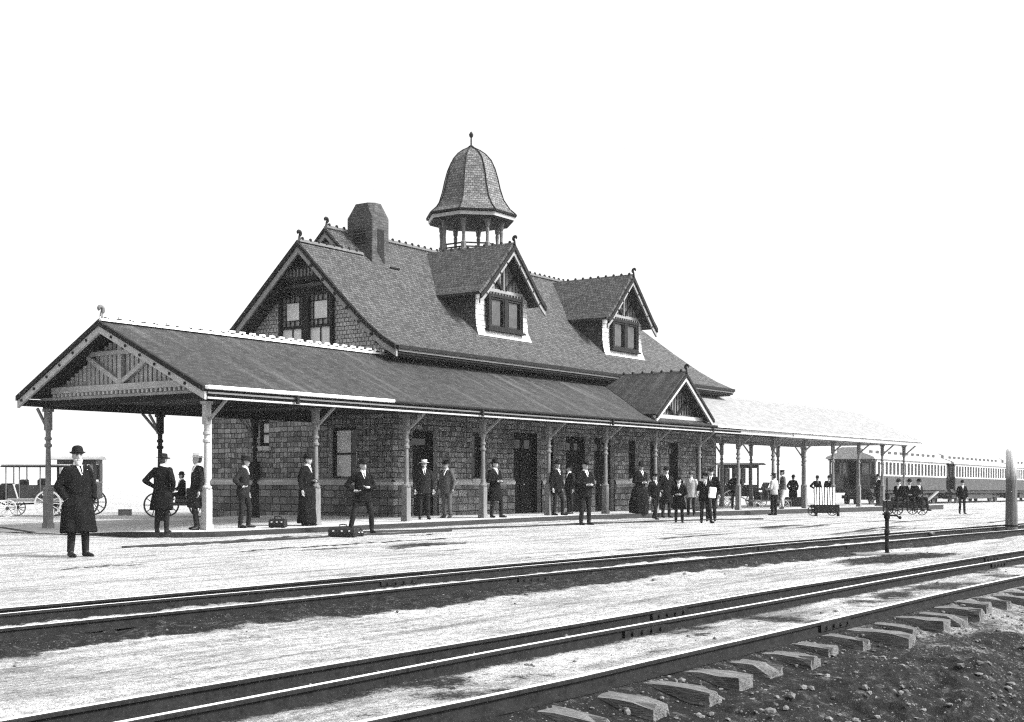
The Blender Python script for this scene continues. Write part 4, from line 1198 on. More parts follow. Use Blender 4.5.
# crate and fence in the pale distance on the left
q = put(125, 47)
e = empty('crate', q, CAMYAW, 'small dark crate on the pale ground right of the coach wheel', 'crate')
b = MB(); b.use('old_wood'); b.box(-.2, .2, -.15, .15, .02, .2); b.build('case', parent=e)
b = MB(); b.use('trim_mid')
for x in (-.17, .17): b.box(x - .03, x + .03, -.16, .16, 0, .21)
b.box(-.21, .21, -.165, .165, .20, .225); b.build('slats', parent=e)
# ================================================================== train
def coach_car():
    """railway passenger car; local x along the train, 15.2 m, origin at the near-side wheel line"""
    L = 16.6; W = 2.9
    t = empty('passenger_car', (0, 0, 0), 0, None, 'railway car', 'cars of the standing train')
    b = MB(); b.use('train_body'); b.box(.8, L - .8, 0, W, 1.02, 1.95)
    b.use('train_pale'); b.box(.8, L - .8, -.012, W + .012, 1.90, 1.99); b.box(.8, L - .8, -.01, W + .01, 2.78, 2.95)
    b.use('train_body'); b.box(.8, L - .8, .02, W - .02, 1.99, 2.78) if False else None
    for i in range(21):
        x = .85 + i * (L - 1.75) / 20
        b.use('train_pale'); b.box(x - .11, x + .11, -.005, .10, 1.99, 2.78); b.box(x - .11, x + .11, W - .1, W + .005, 1.99, 2.78)
    b.use('train_body')
    for x in (.8, L - .88):
        b.box(x, x + .08, .1, W - .1, 1.02, 3.0)
    b.build('body', parent=t)
    for i in range(20):
        x = .85 + (i + .5) * (L - 1.75) / 20
        g_ = MB(); g_.use('glass'); g_.box(x - .215, x + .215, .05, .062, 1.99, 2.78); g_.build('window', parent=t)
    rf = MB(); rf.use('train_roof')
    rf.prism([(-.14, 2.95), (W + .14, 2.95), (W + .08, 3.08), (W - .5, 3.30), (W - .62, 3.32), (W - .62, 3.56), (W / 2 + .5, 3.68), (W / 2 - .5, 3.68), (.62, 3.56), (.62, 3.32), (.5, 3.30), (-.08, 3.08)], 'x', .02, L - .02)
    rf.build('roof', parent=t)
    for i in range(12):
        cl = MB(); cl.use('train_body'); cl.box(1.2 + i * 1.2, 1.8 + i * 1.2, .60, .64, 3.36, 3.52); cl.build('clerestory_window', parent=t)
    u = MB(); u.use('train_under'); u.box(.1, L - .1, .12, W - .12, .82, 1.02); u.box(4.2, L - 4.2, .3, W - .3, .36, .82); u.box(1.2, L - 1.2, .9, W - .9, .5, .82); u.build('underframe', parent=t)
    for xb in (2.6, L - 2.6):
        f = MB(); f.use('train_under'); f.box(xb - 1.2, xb + 1.2, .42, .54, .45, .66); f.box(xb - 1.2, xb + 1.2, W - .54, W - .42, .45, .66); f.box(xb - .2, xb + .2, .5, W - .5, .4, .7)
        bo = f.build('bogie', parent=t)
        for dx in (-.85, .85):
            for y in (.62, W - .70):
                w = MB(); w.use('train_under'); w.tube([(xb + dx, y, .42), (xb + dx, y + .1, .42)], .42, 18); w.build('wheel', parent=bo)
    for s, xe in ((-1, 0), (1, L)):
        e = MB(); e.use('train_under')
        x_in = .8 if s < 0 else L - .8
        xa, xb2 = sorted((xe, x_in))
        e.box(xa, xb2, .15, W - .15, 1.0, 1.08)
        e.use('train_body'); xf = xe + (-s) * .03
        e.box(min(xf, xf - s * .1), max(xf, xf - s * .1), .12, 1.0, 1.08, 2.0); e.box(min(xf, xf - s * .1), max(xf, xf - s * .1), W - 1.0, W - .12, 1.08, 2.0)
        for y in (.12, .98, W - .98, W - .2): e.box(min(xf, xf - s * .1), max(xf, xf - s * .1), y, y + .08, 1.08, 2.98)
        e.use('train_body'); e.prism([(.02, 2.86), (W - .02, 2.86), (W - .02, 3.0), (W - .6, 3.3), (W / 2, 3.45), (.6, 3.3), (.02, 3.0)], 'x', min(xf, xf - s * .06), max(xf, xf - s * .06))
        e.build('vestibule', parent=t)
        w2 = MB(); w2.use('curtain'); xw = x_in + s * .012
        for y in (W / 2 - .95, W / 2 + .5): w2.box(min(xw, xw + s * .012), max(xw, xw + s * .012), y, y + .42, 2.0, 2.7)
        w2.use('door_wood'); w2.box(min(xw, xw + s * .012), max(xw, xw + s * .012), W / 2 - .36, W / 2 + .36, 1.08, 2.8); w2.build('end_door', parent=t)
        for y in (.02, W - .3):
            k = MB(); k.use('train_under')
            for j in range(3): k.box(min(xe, xe - s * .6), max(xe, xe - s * .6), y, y + .28, .35 + .25 * j, .39 + .25 * j)
            k.build('step', parent=t)
    return t
tx, ty = 78.4, 26.9
slope = -0.010
gz = -0.42
car = coach_car()
lab = ['dark passenger car with striped windows standing just beyond the canopy end', 'second passenger car of the train, past the first dark vestibule gap', 'third passenger car, faintest and farthest along the train']
for i in range(3):
    o = car if i == 0 else copy_tree(car)
    xx = tx + i * 17.3
    o.location = (xx, ty, ground_z(xx + 7, ty) + 0.02); o['label'] = lab[i]
    o.rotation_euler = (0, math.asin(0.0085), 0)
for yy, lb in ((ty + .66, 'rail under the near wheels of the standing train'), (ty + 2.24, 'rail under the far wheels of the standing train')):
    mb = MB(); mb.use('rust')
    for k in range(20):
        xa, xb = 76 + k * 3, 79 + k * 3
        mb.beam((xa, yy, ground_z(xa, yy) + .02), (xb, yy, ground_z(xb, yy) + .02), .07, .1)
    tag(mb.build('rail'), lb, 'rail', 'rails of the train siding')

# ================================================================== things on the ground
# switch stand
x, y = at_depth(887, 20.9); z = ground_z(x, y)
t = empty('switch_stand', (x, y, z), CAMYAW, 'slim dark iron switch stand between the tracks, right of the picture centre', 'switch stand')
b = MB(); b.use('rust'); b.lathe([(.07, 0), (.07, .04), (.036, .06), (.032, .34), (.044, .36), (.044, .41), (.030, .44), (.035, .58), (.038, .60), (.052, .62), (.052, .70), (.03, .72), (.015, .74)], (0, 0, -.02), 10); b.build('post', parent=t)
b = MB(); b.use('old_wood'); b.box(-.55, .5, -.14, .14, -.09, .03); b.build('base_timber', parent=t, bevel=.015)
b = MB(); b.use('iron'); b.tube([(0, 0, .64), (.16, 0, .63), (.20, 0, .60)], .014, 6); b.ball((.21, 0, .60), .028, 6, 5); b.tube([(0, 0, .64), (-.08, -.05, .66)], .016, 6); b.build('lever', parent=t)
b = MB(); b.use('iron'); b.tube([(0, 0, .73), (0, 0, 1.25)], .011, 6); b.build('target_rod', parent=t)

# thick pole by the far track, cut short with glare painted into its top
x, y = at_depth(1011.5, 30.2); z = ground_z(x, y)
t = empty('trackside_post', (x, y, z), .3, 'thick weathered timber post beside the far track, glare painted into its pale top', 'post')
b = MB(); b.use('glare_topped_post'); b.tube([(0, 0, -.4), (0, 0, .3), (.01, 0, .8), (.012, .005, 1.35), (.015, .008, 1.86), (.016, .008, 1.92)], [.142, .136, .128, .122, .118, .09], 20, cap=True); o = b.build('shaft', parent=t, smooth=True)
b = MB(); b.use('iron'); b.lathe([(.140, .10), (.142, .102), (.142, .14), (.139, .142)], (0, 0, 0), 20); b.build('iron_band', parent=t)

# slatted baggage truck
p = at_depth(825, 47.5); z = ground_z(*p)
t = empty('baggage_truck', (p[0], p[1], z), CAMYAW + .06, 'platform truck with a leaning rack of pale slats, by the kerb near the canopy end', 'truck')
b = MB(); b.use('iron'); b.box(-.45, .45, -.3, .35, .30, .42); b.box(-.45, -.37, -.3, -.2, 0, .3); b.box(.37, .45, -.3, -.2, 0, .3); b.box(-.45, .45, -.31, -.25, .12, .3)
b.build('frame', parent=t)
for i in range(8):
    s = MB(); s.use('white_paint'); x0 = -.42 + i * .098
    s.beam((x0, -.24, .42), (x0 + .15, .30, 1.04), .052, .022, (0, 0, 1)); s.build('slat', parent=t)
b = MB(); b.use('trim_dark'); b.face([(-.46, -.20, .42), (.32, -.20, .42), (.46, .33, 1.02), (-.32, .33, 1.02)]); b.build('slat_shade_panel', parent=t, solid=.012)  # dark sheet added behind the slats as the shading between them
for zz, yy, xx in ((1.02, .30, .14),):
    b = MB(); b.use('trim_dark'); b.beam((-.44 + xx, yy + .02, zz), (.31 + xx, yy + .02, zz), .03, .035); b.build('crossbar', parent=t)
for x in (-.36, .36): wheel(t, (x, .3, .2), .2, 'iron', 6)

# long baggage wagon with its raised tongue; three people sit on it
p = at_depth(905, 50.5); WG = (p[0], p[1], ground_z(*p))
t = empty('baggage_wagon', WG, CAMYAW + .12, 'long flat wagon with a raised pale tongue, where three men sit before the train', 'wagon')
b = MB(); b.use('train_under'); b.box(-.75, .75, -.4, .4, .28, .56); b.build('deck', parent=t, bevel=.01)
for x in (-.5, .5):
    for y in (-.44, .44): wheel(t, (x, y, .22), .22, 'iron', 8)
b = MB(); b.use('pale_wood'); b.beam((.75, -.15, .48), (1.28, -.15, .92), .16, .05); b.build('tongue', parent=t)

# travelling bags
def bag(loc, rz, L, W, H, label, name='suitcase'):
    e = empty(name, loc, rz, label, 'bag', 'bags set down by the platform')
    b = MB(); b.use('leather')
    b.prism([(-W / 2, .012), (W / 2, .012), (W / 2 + .012, H * .45), (W / 2 - .01, H * .86), (W * .16, H), (-W * .16, H), (-W / 2 + .01, H * .86), (-W / 2 - .012, H * .45)], 'x', -L / 2, L / 2)
    b.build('case', parent=e, bevel=.018)
    c = MB(); c.use('brass')
    for x in (-.3, 0.02, .3): c.box(x * L - .018, x * L + .018, -W / 2 - .022, -W / 2 + .005, H * .60, H * .74)
    c.build('clasp', parent=e)
    s = MB(); s.use('iron')
    for x in (-.34, .34): s.box(x * L - .018, x * L + .018, -W / 2 - .017, W / 2 + .017, .006, H * .46); s.box(x * L - .016, x * L + .016, -W * .2, W * .2, H * .98, H + .006)
    s.build('strap', parent=e)
    h = MB(); h.use('leather'); h.tube([(-.09, 0, H), (-.08, 0, H + .05), (0, 0, H + .065), (.08, 0, H + .05), (.09, 0, H)], .013, 6); h.build('handle', parent=e, smooth=True)
    return e
p = at_depth(343, 27.6); bag((p[0], p[1], ground_z(*p) - .005), CAMYAW - .12, .58, .28, .22, 'large black leather bag with bright clasps on the ground before the striding man')
p2 = at_depth(357, 28.0); bag((p2[0], p2[1], ground_z(*p2) - .005), CAMYAW + .5, .26, .18, .15, 'small black satchel tucked against the right end of the large bag', 'satchel')
p = at_depth(278, 30.3); bag((p[0], p[1], plat_z(*p)), CAMYAW - .1, .40, .22, .21, 'dark bag alone on the platform between two standing men')
# ================================================================== people
def remesh(me, voxel, smooth_it=2):
    o = bpy.data.objects.new('tmp', me); COL.objects.link(o)
    m = o.modifiers.new('r', 'REMESH'); m.mode = 'VOXEL'; m.voxel_size = voxel; m.adaptivity = 0
    s = o.modifiers.new('s', 'SMOOTH'); s.factor = 0.5; s.iterations = smooth_it
    dg = bpy.context.evaluated_depsgraph_get()
    out = bpy.data.meshes.new_from_object(o.evaluated_get(dg))
    bpy.data.objects.remove(o)
    return out

ARMS = {  # elbow, wrist, hand direction for the +x side
    'down':   ((.27, .03, 1.13), (.27, -.05, .88), (0, -.15, -1)),
    'pocket': ((.31, .07, 1.14), (.23, -.07, .93), (-.5, -.3, -.8)),
    'belly':  ((.28, .02, 1.12), (.09, -.22, 1.10), (-1, -.25, .05)),
    'hips':   ((.39, .08, 1.16), (.22, -.06, 1.02), (-.8, -.5, -.1)),
    'back':   ((.28, .14, 1.15), (.07, .20, .97), (-1, .1, -.2)),
    'hold':   ((.27, .00, 1.12), (.17, -.24, 1.08), (-.6, -.8, .05)),
    'face':   ((.27, -.10, 1.18), (.09, -.19, 1.42), (-.3, -.1, 1)),
    'rein':   ((.25, -.05, 1.15), (.14, -.30, 1.08), (-.2, -1, .1)),
    'lapel':  ((.30, .03, 1.16), (.10, -.19, 1.24), (-.8, -.2, .6)),
}
COATS = {  # hem height, hem half width, hem half depth
    'sack': (.76, .215, .165), 'frock': (.52, .26, .20), 'over': (.40, .30, .22), 'robe': (.07, .27, .22), 'skirt': (.03, .36, .32), 'jacket': (.86, .195, .145),
}
def person(px, Y=None, d=None, H=1.74, face=0, coat='sack', hat='bowler', arms=('down', 'down'), legs='stand', cloth='wool_black', trousers='wool_dark',
           label='', z=None, lean=0, head_turn=0, beard=None, vox=.016, group='people on and about the platform', shirt=True, hatm='felt', seat=None, loc=None, skin='skin', girth=1.0):
    if loc is None:
        if Y is not None: x, y = on_line(px, Y), Y
        else: x, y = at_depth(px, d)
        if z is None: z = plat_z(x, y) if y > 20.9 and x > 18.2 else ground_z(x, y)
    else: x, y, z = loc
    s = H / 1.74
    root = empty('person', (x, y, z), facing(x, y, face), label, 'person', group)
    root.scale = (s, s, s)
    sit = seat is not None
    vr = random.Random(int(px) * 13 + 5)
    if not lean: lean = vr.uniform(-2.5, 4.5)
    if not head_turn: head_turn = vr.uniform(-22, 22)
    dz = 0
    if sit: dz = (seat / s + .09) - .93
    ca, sa = math.cos(math.radians(lean)), math.sin(math.radians(lean))
    def U(p):                                    # upper body: lean forward about the hips, then lower when seated
        px_, py_, pz_ = p; pz_ -= .93
        return Vector((px_, py_ * ca - pz_ * sa, .93 + pz_ * ca + py_ * sa + dz))
    hx = .10
    if legs == 'stand': L = [((-hx, 0, .90), (-.11, -.015, .49), (-.12, .02, .085), (-.03, -1)), ((hx, 0, .90), (.115, -.02, .49), (.13, .00, .085), (.25, -1))]
    elif legs == 'stride': L = [((-hx, 0, .89), (-.11, -.17, .50), (-.11, -.24, .085), (0, -1)), ((hx, 0, .89), (.11, .07, .49), (.11, .27, .12), (.05, -1))]
    elif legs == 'wide': L = [((-hx, 0, .88), (-.24, -.05, .50), (-.31, .02, .085), (-.35, -1)), ((hx, 0, .88), (.19, -.05, .48), (.22, .0, .085), (.35, -1))]
    elif legs == 'slack': L = [((-hx, 0, .90), (-.11, -.01, .49), (-.12, .03, .085), (-.1, -1)), ((hx, .0, .89), (.15, -.12, .49), (.20, -.06, .085), (.5, -1))]
    elif legs == 'sit':
        zz = .93 + dz - .04
        L = [((-hx, 0, zz), (-.13, -.42, zz + .03), (-.14, -.44, max(zz - .42, .085)), (-.1, -1)), ((hx, 0, zz), (.13, -.42, zz + .03), (.14, -.50, max(zz - .42, .085)), (.15, -1))]
    b = MB(); b.use(trousers)
    g_ = girth
    P = lambda p: tuple(U(p))
    def loft(mb_, secs, n=16):
        vs = []; fs = []
        for cx, cy, cz, rx, ry in secs:
            for k in range(n):
                a = 2 * PI * k / n; vs.append(P((cx + rx * math.cos(a), cy + ry * math.sin(a), cz)))
        for i in range(len(secs) - 1):
            for k in range(n): fs.append((i * n + k, i * n + (k + 1) % n, (i + 1) * n + (k + 1) % n, (i + 1) * n + k))
        fs.append(tuple(range(n - 1, -1, -1))); fs.append(tuple((len(secs) - 1) * n + k for k in range(n)))
        mb_.mesh(vs, fs)
    loft(b, [(0, 0, .84, .10, .09), (0, 0, .92, .165, .115), (0, .0, 1.08, .145 * g_, .105 * g_), (0, .005, 1.30, .165, .11), (0, .01, 1.41, .155, .085), (0, .012, 1.47, .07, .06)])
    loft(b, [(0, .01, 1.44, .062, .062), (0, -.005, 1.56, .055, .058)], 12)
    # head, turned on the neck
    ht = math.radians(head_turn); cth, sth = math.cos(ht), math.sin(ht)
    def Hd(p):
        q = (p[0] * cth - p[1] * sth, p[0] * sth + p[1] * cth - .015, p[2] + 1.625)
        return P(q)
    def hloft(mb_, secs, n=14):
        vs = []; fs = []
        for cx, cy, cz, rx, ry in secs:
            for k in range(n):
                a = 2 * PI * k / n; vs.append(Hd((cx + rx * math.cos(a), cy + ry * math.sin(a), cz)))
        for i in range(len(secs) - 1):
            for k in range(n): fs.append((i * n + k, i * n + (k + 1) % n, (i + 1) * n + (k + 1) % n, (i + 1) * n + k))
        fs.append(tuple(range(n - 1, -1, -1))); fs.append(tuple((len(secs) - 1) * n + k for k in range(n)))
        mb_.mesh(vs, fs)
    hloft(b, [(0, -.025, -.115, .030, .045), (0, -.02, -.095, .048, .070), (0, -.012, -.05, .064, .085), (0, -.004, 0, .073, .094), (0, .004, .05, .074, .097), (0, .006, .085, .060, .080), (0, .006, .112, .025, .035)])
    hloft(b, [(0, -.100, -.035, .018, .022), (0, -.094, -.010, .013, .018), (0, -.084, .03, .010, .012)], 8)      # nose
    for sx in (-1, 1): hloft(b, [(sx * .076, .01, -.03, .008, .014), (sx * .080, .012, 0, .010, .022), (sx * .077, .012, .03, .007, .016)], 8)
    b.tube([P((-.155, .01, 1.385)), P((.155, .01, 1.385))], .075, 10)
    # arms
    hands = []
    for sx, an in ((-1, arms[0]), (1, arms[1])):
        e, w, hd = ARMS[an]
        S = P((sx * .185, .01, 1.395)); E = P((sx * e[0], e[1], e[2])); W = P((sx * w[0], w[1], w[2]))
        b.tube([S, E], [.058, .043], 10); b.tube([E, W], [.042, .029], 10)
        b.ball(S, .06, 10, 6); b.ball(E, .043, 8, 6)
        h = Vector((sx * hd[0], hd[1], hd[2])).normalized()
        Wv = Vector(W)
        if an != 'pocket':
            pal = Wv + h * .055
            b.tube([Wv, Wv + h * .03, pal + h * .03], [.026, .038, .034], 8)
        hands.append((sx, Wv, h, an))
    # legs and feet
    feet = []
    for (hp, kn, ank, td) in L:
        k1 = Vector(hp) if not sit else Vector(hp)
        b.tube([k1 + Vector((0, 0, .02)), (k1 + Vector(kn)) / 2, kn], [.098, .085, .066], 12)
        b.tube([kn, Vector(kn) * .6 + Vector(ank) * .4, ank], [.066, .066, .056], 12); b.ball(kn, .066, 10, 6)
        a = Vector(ank); dv = Vector((td[0], td[1], 0)).normalized()
        f0 = Vector((a.x, a.y, a.z - .04))
        b.tube([f0 - dv * .055, f0, f0 + dv * .10 - Vector((0, 0, .012)), f0 + dv * .19 - Vector((0, 0, .02))], [.036, .048, .040, .022], 10)
        b.tube([f0 - dv * .05 - Vector((0, 0, .012)), f0 + dv * .15 - Vector((0, 0, .022))], [.034, .030], 8)
        feet.append((a, dv))
    me = remesh(b.data('person_body'), vox)
    # split of materials over the one continuous skin
    me.materials.clear()
    for mn in (trousers, skin, 'shoe', 'linen', 'hair_dark'): me.materials.append(M[mn])
    neck = U((0, 0, 1.495)); up = (U((0, 0, 2)) - U((0, 0, 1))).normalized()
    mi = []
    waist = U((0, 0, 1.0))
    co_ = np.empty(len(me.vertices) * 3, np.float32); me.vertices.foreach_get('co', co_); co_ = co_.reshape(-1, 3)
    cen = [Vector(co_[list(p.vertices)].mean(0)) for p in me.polygons]
    for c in cen:
        k = 0
        if (c - neck).dot(up) > 0: k = 1
        elif any((c - Wv).dot(h) > -.004 and (c - Wv).length < .15 and ((c - Wv) - h * (c - Wv).dot(h)).length < .052 for _, Wv, h, _a in hands): k = 1
        elif any((c - a).length < .26 and c.z < a.z + .03 for a, dv in feet): k = 2
        elif (c - waist).dot(up) > 0 and (not sit or c.y > -.17): k = 3
        mi.append(k)
    me.polygons.foreach_set('material_index', mi); me.polygons.foreach_set('use_smooth', [True] * len(me.polygons))
    # fingers, eyes, brows and mouth joined into the same mesh
    x_ = MB(); x_.use(skin)
    for sx, W, h, an in hands:
        if an == 'pocket': continue
        side = h.cross(Vector((0, 0, 1)) if abs(h.z) < .8 else Vector((0, 1, 0))).normalized()
        pn = side.cross(h).normalized()
        curl = -pn if an in ('down',) else pn
        base = W + h * .085
        for j, ln in enumerate((.060, .074, .080, .070)):
            q = base + side * (.027 - .018 * j)
            m1 = q + h * ln * .55 + curl * .012; m2 = m1 + h * ln * .30 + curl * .028
            x_.tube([q - h * .015, m1, m2], [.0095, .0088, .0066], 6)
        q = W + h * .035 + side * .030
        x_.tube([q, q + side * .028 + h * .028 + curl * .008, q + side * .030 + h * .060 + curl * .018], [.012, .0105, .008], 6)
    x_.use('hair_dark')
    for sx in (-1, 1):
        x_.ball(Hd((sx * .030, -.089, .008)), (.013, .010, .008), 8, 5)
        x_.tube([Hd((sx * .014, -.097, .030)), Hd((sx * .050, -.080, .030))], .0065, 5)
    x_.tube([Hd((-.022, -.093, -.066)), Hd((.022, -.093, -.066))], .0045, 5)
    add = x_.data('extra', smooth=True)
    bm = bmesh.new(); bm.from_mesh(me); n0 = len(bm.faces); bm.from_mesh(add); bm.faces.ensure_lookup_table()
    for f in bm.faces[n0:]: f.material_index = 1 if f.material_index == 0 else 4
    bm.to_mesh(me); bm.free(); bpy.data.meshes.remove(add)
    me.name = 'person_body'
    new_mesh_obj('body', me, root)
    # ---- coat
    hem, hw, hd_ = COATS[coat]
    c = MB(); c.use(cloth)
    fb = max(abs(L[0][2][1] - L[1][2][1]), 0); lx = max(abs(L[0][2][0]), abs(L[1][2][0]))
    grow = (0.93 - hem) / .9
    secs = [(0, .012, 1.49, .062, .062), (0, .012, 1.465, .12, .075), (0, .012, 1.43, .19, .098), (0, .005, 1.33, .205, .128), (0, 0, 1.20, .20 * g_, .138 * g_), (0, 0, 1.06, .190 * g_, .14 * g_), (0, 0, .95, .205, .148)]
    if sit: secs += [(0, -.03, .84, .21, .17)]
    else:
        sp = 0.30 * grow if legs in ('stride', 'wide') else .06 * grow
        secs += [(0, 0, .84, (.21 + hw) / 2, (.15 + hd_) / 2)] if hem < .84 else []
        secs += [(0, 0, (.84 + hem) / 2, hw * .97 + (sp * .5 if legs == 'wide' else 0), hd_ * .97 + (sp * .6 if legs == 'stride' else 0))] if hem < .8 else []
        secs += [(0, 0, hem, hw + (sp if legs == 'wide' else 0) * .6, hd_ + (sp if legs == 'stride' else 0) * .8)]
    loft(c, secs, 28)
    for sx, W, h, an in hands:
        e, w, _h = ARMS[an]
        S = U((sx * .175, .01, 1.395)); E = U((sx * e[0], e[1], e[2])); Wc = Vector(U((sx * w[0], w[1], w[2])))
        c.tube([S, S * .5 + E * .5, E], [.078, .070, .062], 12); c.ball(E, .062, 10, 6); c.ball(S, .080, 10, 8)
        end = Wc - (Wc - E).normalized() * .005
        c.tube([E, end], [.062, .048], 12)
    if sit:
        for (hp, kn, ank, td) in L:
            c.tube([Vector(hp), Vector(hp) * .4 + Vector(kn) * .6], [.12, .095], 12)
    cm = remesh(c.data('coat'), vox, 3)
    sd = random.Random(px * 7 + len(label)).uniform(0, 50)
    nv = len(cm.vertices); cc = np.empty(nv * 3, np.float32); cm.vertices.foreach_get('co', cc); cc = cc.reshape(-1, 3)
    nn = np.empty(nv * 3, np.float32); cm.vertex_normals.foreach_get('vector', nn); nn = nn.reshape(-1, 3)
    dsp = np.empty(nv, np.float32)
    for i_, (vx, vy, vz) in enumerate(cc.tolist()):
        low = min(max((1.1 - vz) / .6, 0), 1)
        dsp[i_] = noise.noise(Vector((vx * 7, vy * 7 + sd, vz * 2.6))) * (.010 + .020 * low) + noise.noise(Vector((vx * 16, vy * 16 + sd, vz * 9))) * .006
    cc += nn * dsp[:, None]
    cm.vertices.foreach_set('co', cc.ravel()); cm.update()
    cm.materials.clear(); cm.materials.append(M[cloth]); cm.polygons.foreach_set('use_smooth', [True] * len(cm.polygons))
    new_mesh_obj('skirted_dress' if coat == 'skirt' else 'coat', cm, root)
    if shirt:
        s_ = MB(); s_.use('linen')
        V = lambda X, Z, Yo: P((X, Yo, Z))
        for a_, b_ in ((0, 1),):
            rows = [(1.50, .046, -.066), (1.46, .046, -.085), (1.41, .034, -.118), (1.36, .020, -.136), (1.32, .006, -.143)]
            for (z1, w1, y1), (z2, w2, y2) in zip(rows[:-1], rows[1:]):
                s_.face([V(-w1, z1, y1), V(w1, z1, y1), V(w2, z2, y2), V(-w2, z2, y2)]); s_.face([V(-w1, z1, y1 + .05), V(w1, z1, y1 + .05), V(w2, z2, y2 + .05), V(-w2, z2, y2 + .05)])
                for sx in (-1, 1): s_.face([V(sx * w1, z1, y1), V(sx * w2, z2, y2), V(sx * w2, z2, y2 + .05), V(sx * w1, z1, y1 + .05)])
        loft(s_, [(0, .0, 1.485, .066, .070), (0, -.003, 1.535, .060, .064)], 14)
        so = s_.build('shirt_front', parent=root, smooth=False)
        tm = MB(); tm.use('felt'); tm.face([V(-.012, 1.47, -.105), V(.012, 1.47, -.105), V(.014, 1.345, -.150), V(-.004, 1.335, -.152)]); tm.face([V(-.012, 1.47, -.09), V(.012, 1.47, -.09), V(.014, 1.345, -.14), V(-.004, 1.335, -.14)]); tm.build('necktie', parent=root)
    # ---- hair, beard, hat
    hr = MB(); hr.use('hair_dark' if beard != 'white' else 'hair_white')
    hloft(hr, [(0, .022, -.07, .055, .070), (0, .022, -.02, .074, .084), (0, .022, .04, .078, .090), (0, .012, .085, .066, .088), (0, .008, .118, .025, .035)])
    hr.build('hair', parent=root, smooth=True)
    if beard:
        bd = MB(); bd.use('hair_white' if beard == 'white' else 'hair_dark')
        if beard != 'moustache':
            hloft(bd, [(0, -.05, -.185, .020, .025), (0, -.048, -.15, .040, .045), (0, -.040, -.11, .058, .062), (0, -.030, -.07, .068, .070), (0, -.02, -.045, .071, .070)])
        hloft(bd, [(0, -.094, -.060, .040, .014), (0, -.098, -.048, .030, .013), (0, -.096, -.040, .012, .010)], 10)
        bd.build('beard' if beard != 'moustache' else 'moustache', parent=root, smooth=True)
    if hat:
        h_ = MB(); h_.use(hatm)
        def hp_(pr, sx=1.0, sy=1.18, oy=.004):
            vs = []; fs = []; n = 22
            for r, zz in pr:
                for k in range(n):
                    a = 2 * PI * k / n
                    vs.append(Hd((r * sx * math.cos(a), r * sy * math.sin(a) + oy, zz + (.012 * abs(math.cos(a)) if r > .095 else 0))))
            for i in range(len(pr) - 1):
                for k in range(n): fs.append((i * n + k, i * n + (k + 1) % n, (i + 1) * n + (k + 1) % n, (i + 1) * n + k))
            fs.append(tuple(range(n - 1, -1, -1))); fs.append(tuple((len(pr) - 1) * n + k for k in range(n)))
            h_.mesh(vs, fs)
        if hat == 'bowler': hp_([(.078, .040), (.118, .050), (.128, .064), (.118, .060), (.088, .056), (.089, .09), (.086, .125), (.074, .155), (.05, .174), (.02, .181)])
        elif hat == 'boater': hp_([(.08, .045), (.145, .048), (.146, .056), (.090, .058), (.089, .145), (.086, .150), (.01, .151)])
        elif hat == 'soft': hp_([(.08, .045), (.150, .040), (.152, .048), (.092, .058), (.092, .10), (.080, .150), (.060, .155), (.045, .140), (.01, .140)])
        elif hat == 'cap':
            hp_([(.080, .045), (.082, .085), (.100, .105), (.098, .125), (.06, .140), (.01, .142)])
            vs = [Hd((-.07, -.085, .055)), Hd((.07, -.085, .055)), Hd((.055, -.150, .035)), Hd((0, -.165, .030)), Hd((-.055, -.150, .035))]
            v2 = [Vector(v) + Vector((0, 0, .012)) for v in vs]
            h_.mesh(vs + v2, [(0, 1, 2, 3, 4), (9, 8, 7, 6, 5)] + [(i, (i + 1) % 5, 5 + (i + 1) % 5, 5 + i) for i in range(5)])
        elif hat == 'bonnet':
            hp_([(.08, .040), (.155, .045), (.165, .058), (.100, .065), (.10, .12), (.06, .16), (.02, .17)])
            h_.ball(Hd((.05, .02, .17)), .05, 8, 6); h_.ball(Hd((-.05, -.03, .165)), .045, 8, 6); h_.tube([Hd((.03, .05, .17)), Hd((.07, .10, .24)), Hd((.05, .16, .25))], [.02, .03, .01], 6)
        ho = h_.build('hat', parent=root, smooth=True)
        if hat in ('boater', 'soft', 'bowler'):
            bnd = MB(); bnd.use('felt' if hatm != 'felt' else 'leather')
            vs = []; n = 22
            for r, zz in ((.0935, .060), (.0945, .085), (.0935, .088)):
                for k in range(n):
                    a = 2 * PI * k / n; vs.append(Hd((r * math.cos(a), r * 1.18 * math.sin(a) + .004, zz)))
            bnd.mesh(vs, [(i * n + k, i * n + (k + 1) % n, (i + 1) * n + (k + 1) % n, (i + 1) * n + k) for i in range(2) for k in range(n)]); bnd.build('hat_band', parent=ho)
    return root, U

# ---- the cast, left to right
person(78, d=20.75, H=1.73, face=28, coat='over', hat='bowler', arms=('pocket', 'pocket'), legs='stand', beard='white', girth=1.12, vox=.013, cloth='wool_black', trousers='wool_dark',
       label='stout white-bearded man in a long black overcoat and bowler, alone on the dirt at left')
person(162, Y=21.75, H=1.66, face=150, coat='frock', hat='soft', arms=('pocket', 'hips'), legs='stand', lean=3, label='man in a knee-length coat and brimmed hat, back turned, at the rounded platform end')
person(197, Y=22.4, H=1.70, face=-70, coat='frock', hat='boater', hatm='straw', arms=('down', 'down'), legs='slack', cloth='wool_dark', label='man in a pale flat hat and dark coat half behind the front corner post')
person(243, Y=22.35, H=1.66, face=70, coat='sack', hat='soft', arms=('hips', 'down'), legs='slack', lean=4, cloth='wool_dark', beard='moustache', label='man in a soft hat and short coat standing left of the lone platform bag')
person(307, Y=22.05, H=1.72, face=55, coat='robe', hat='bowler', arms=('down', 'belly'), legs='stand', label='man in an ankle-length black coat and bowler leaning by the second front post')
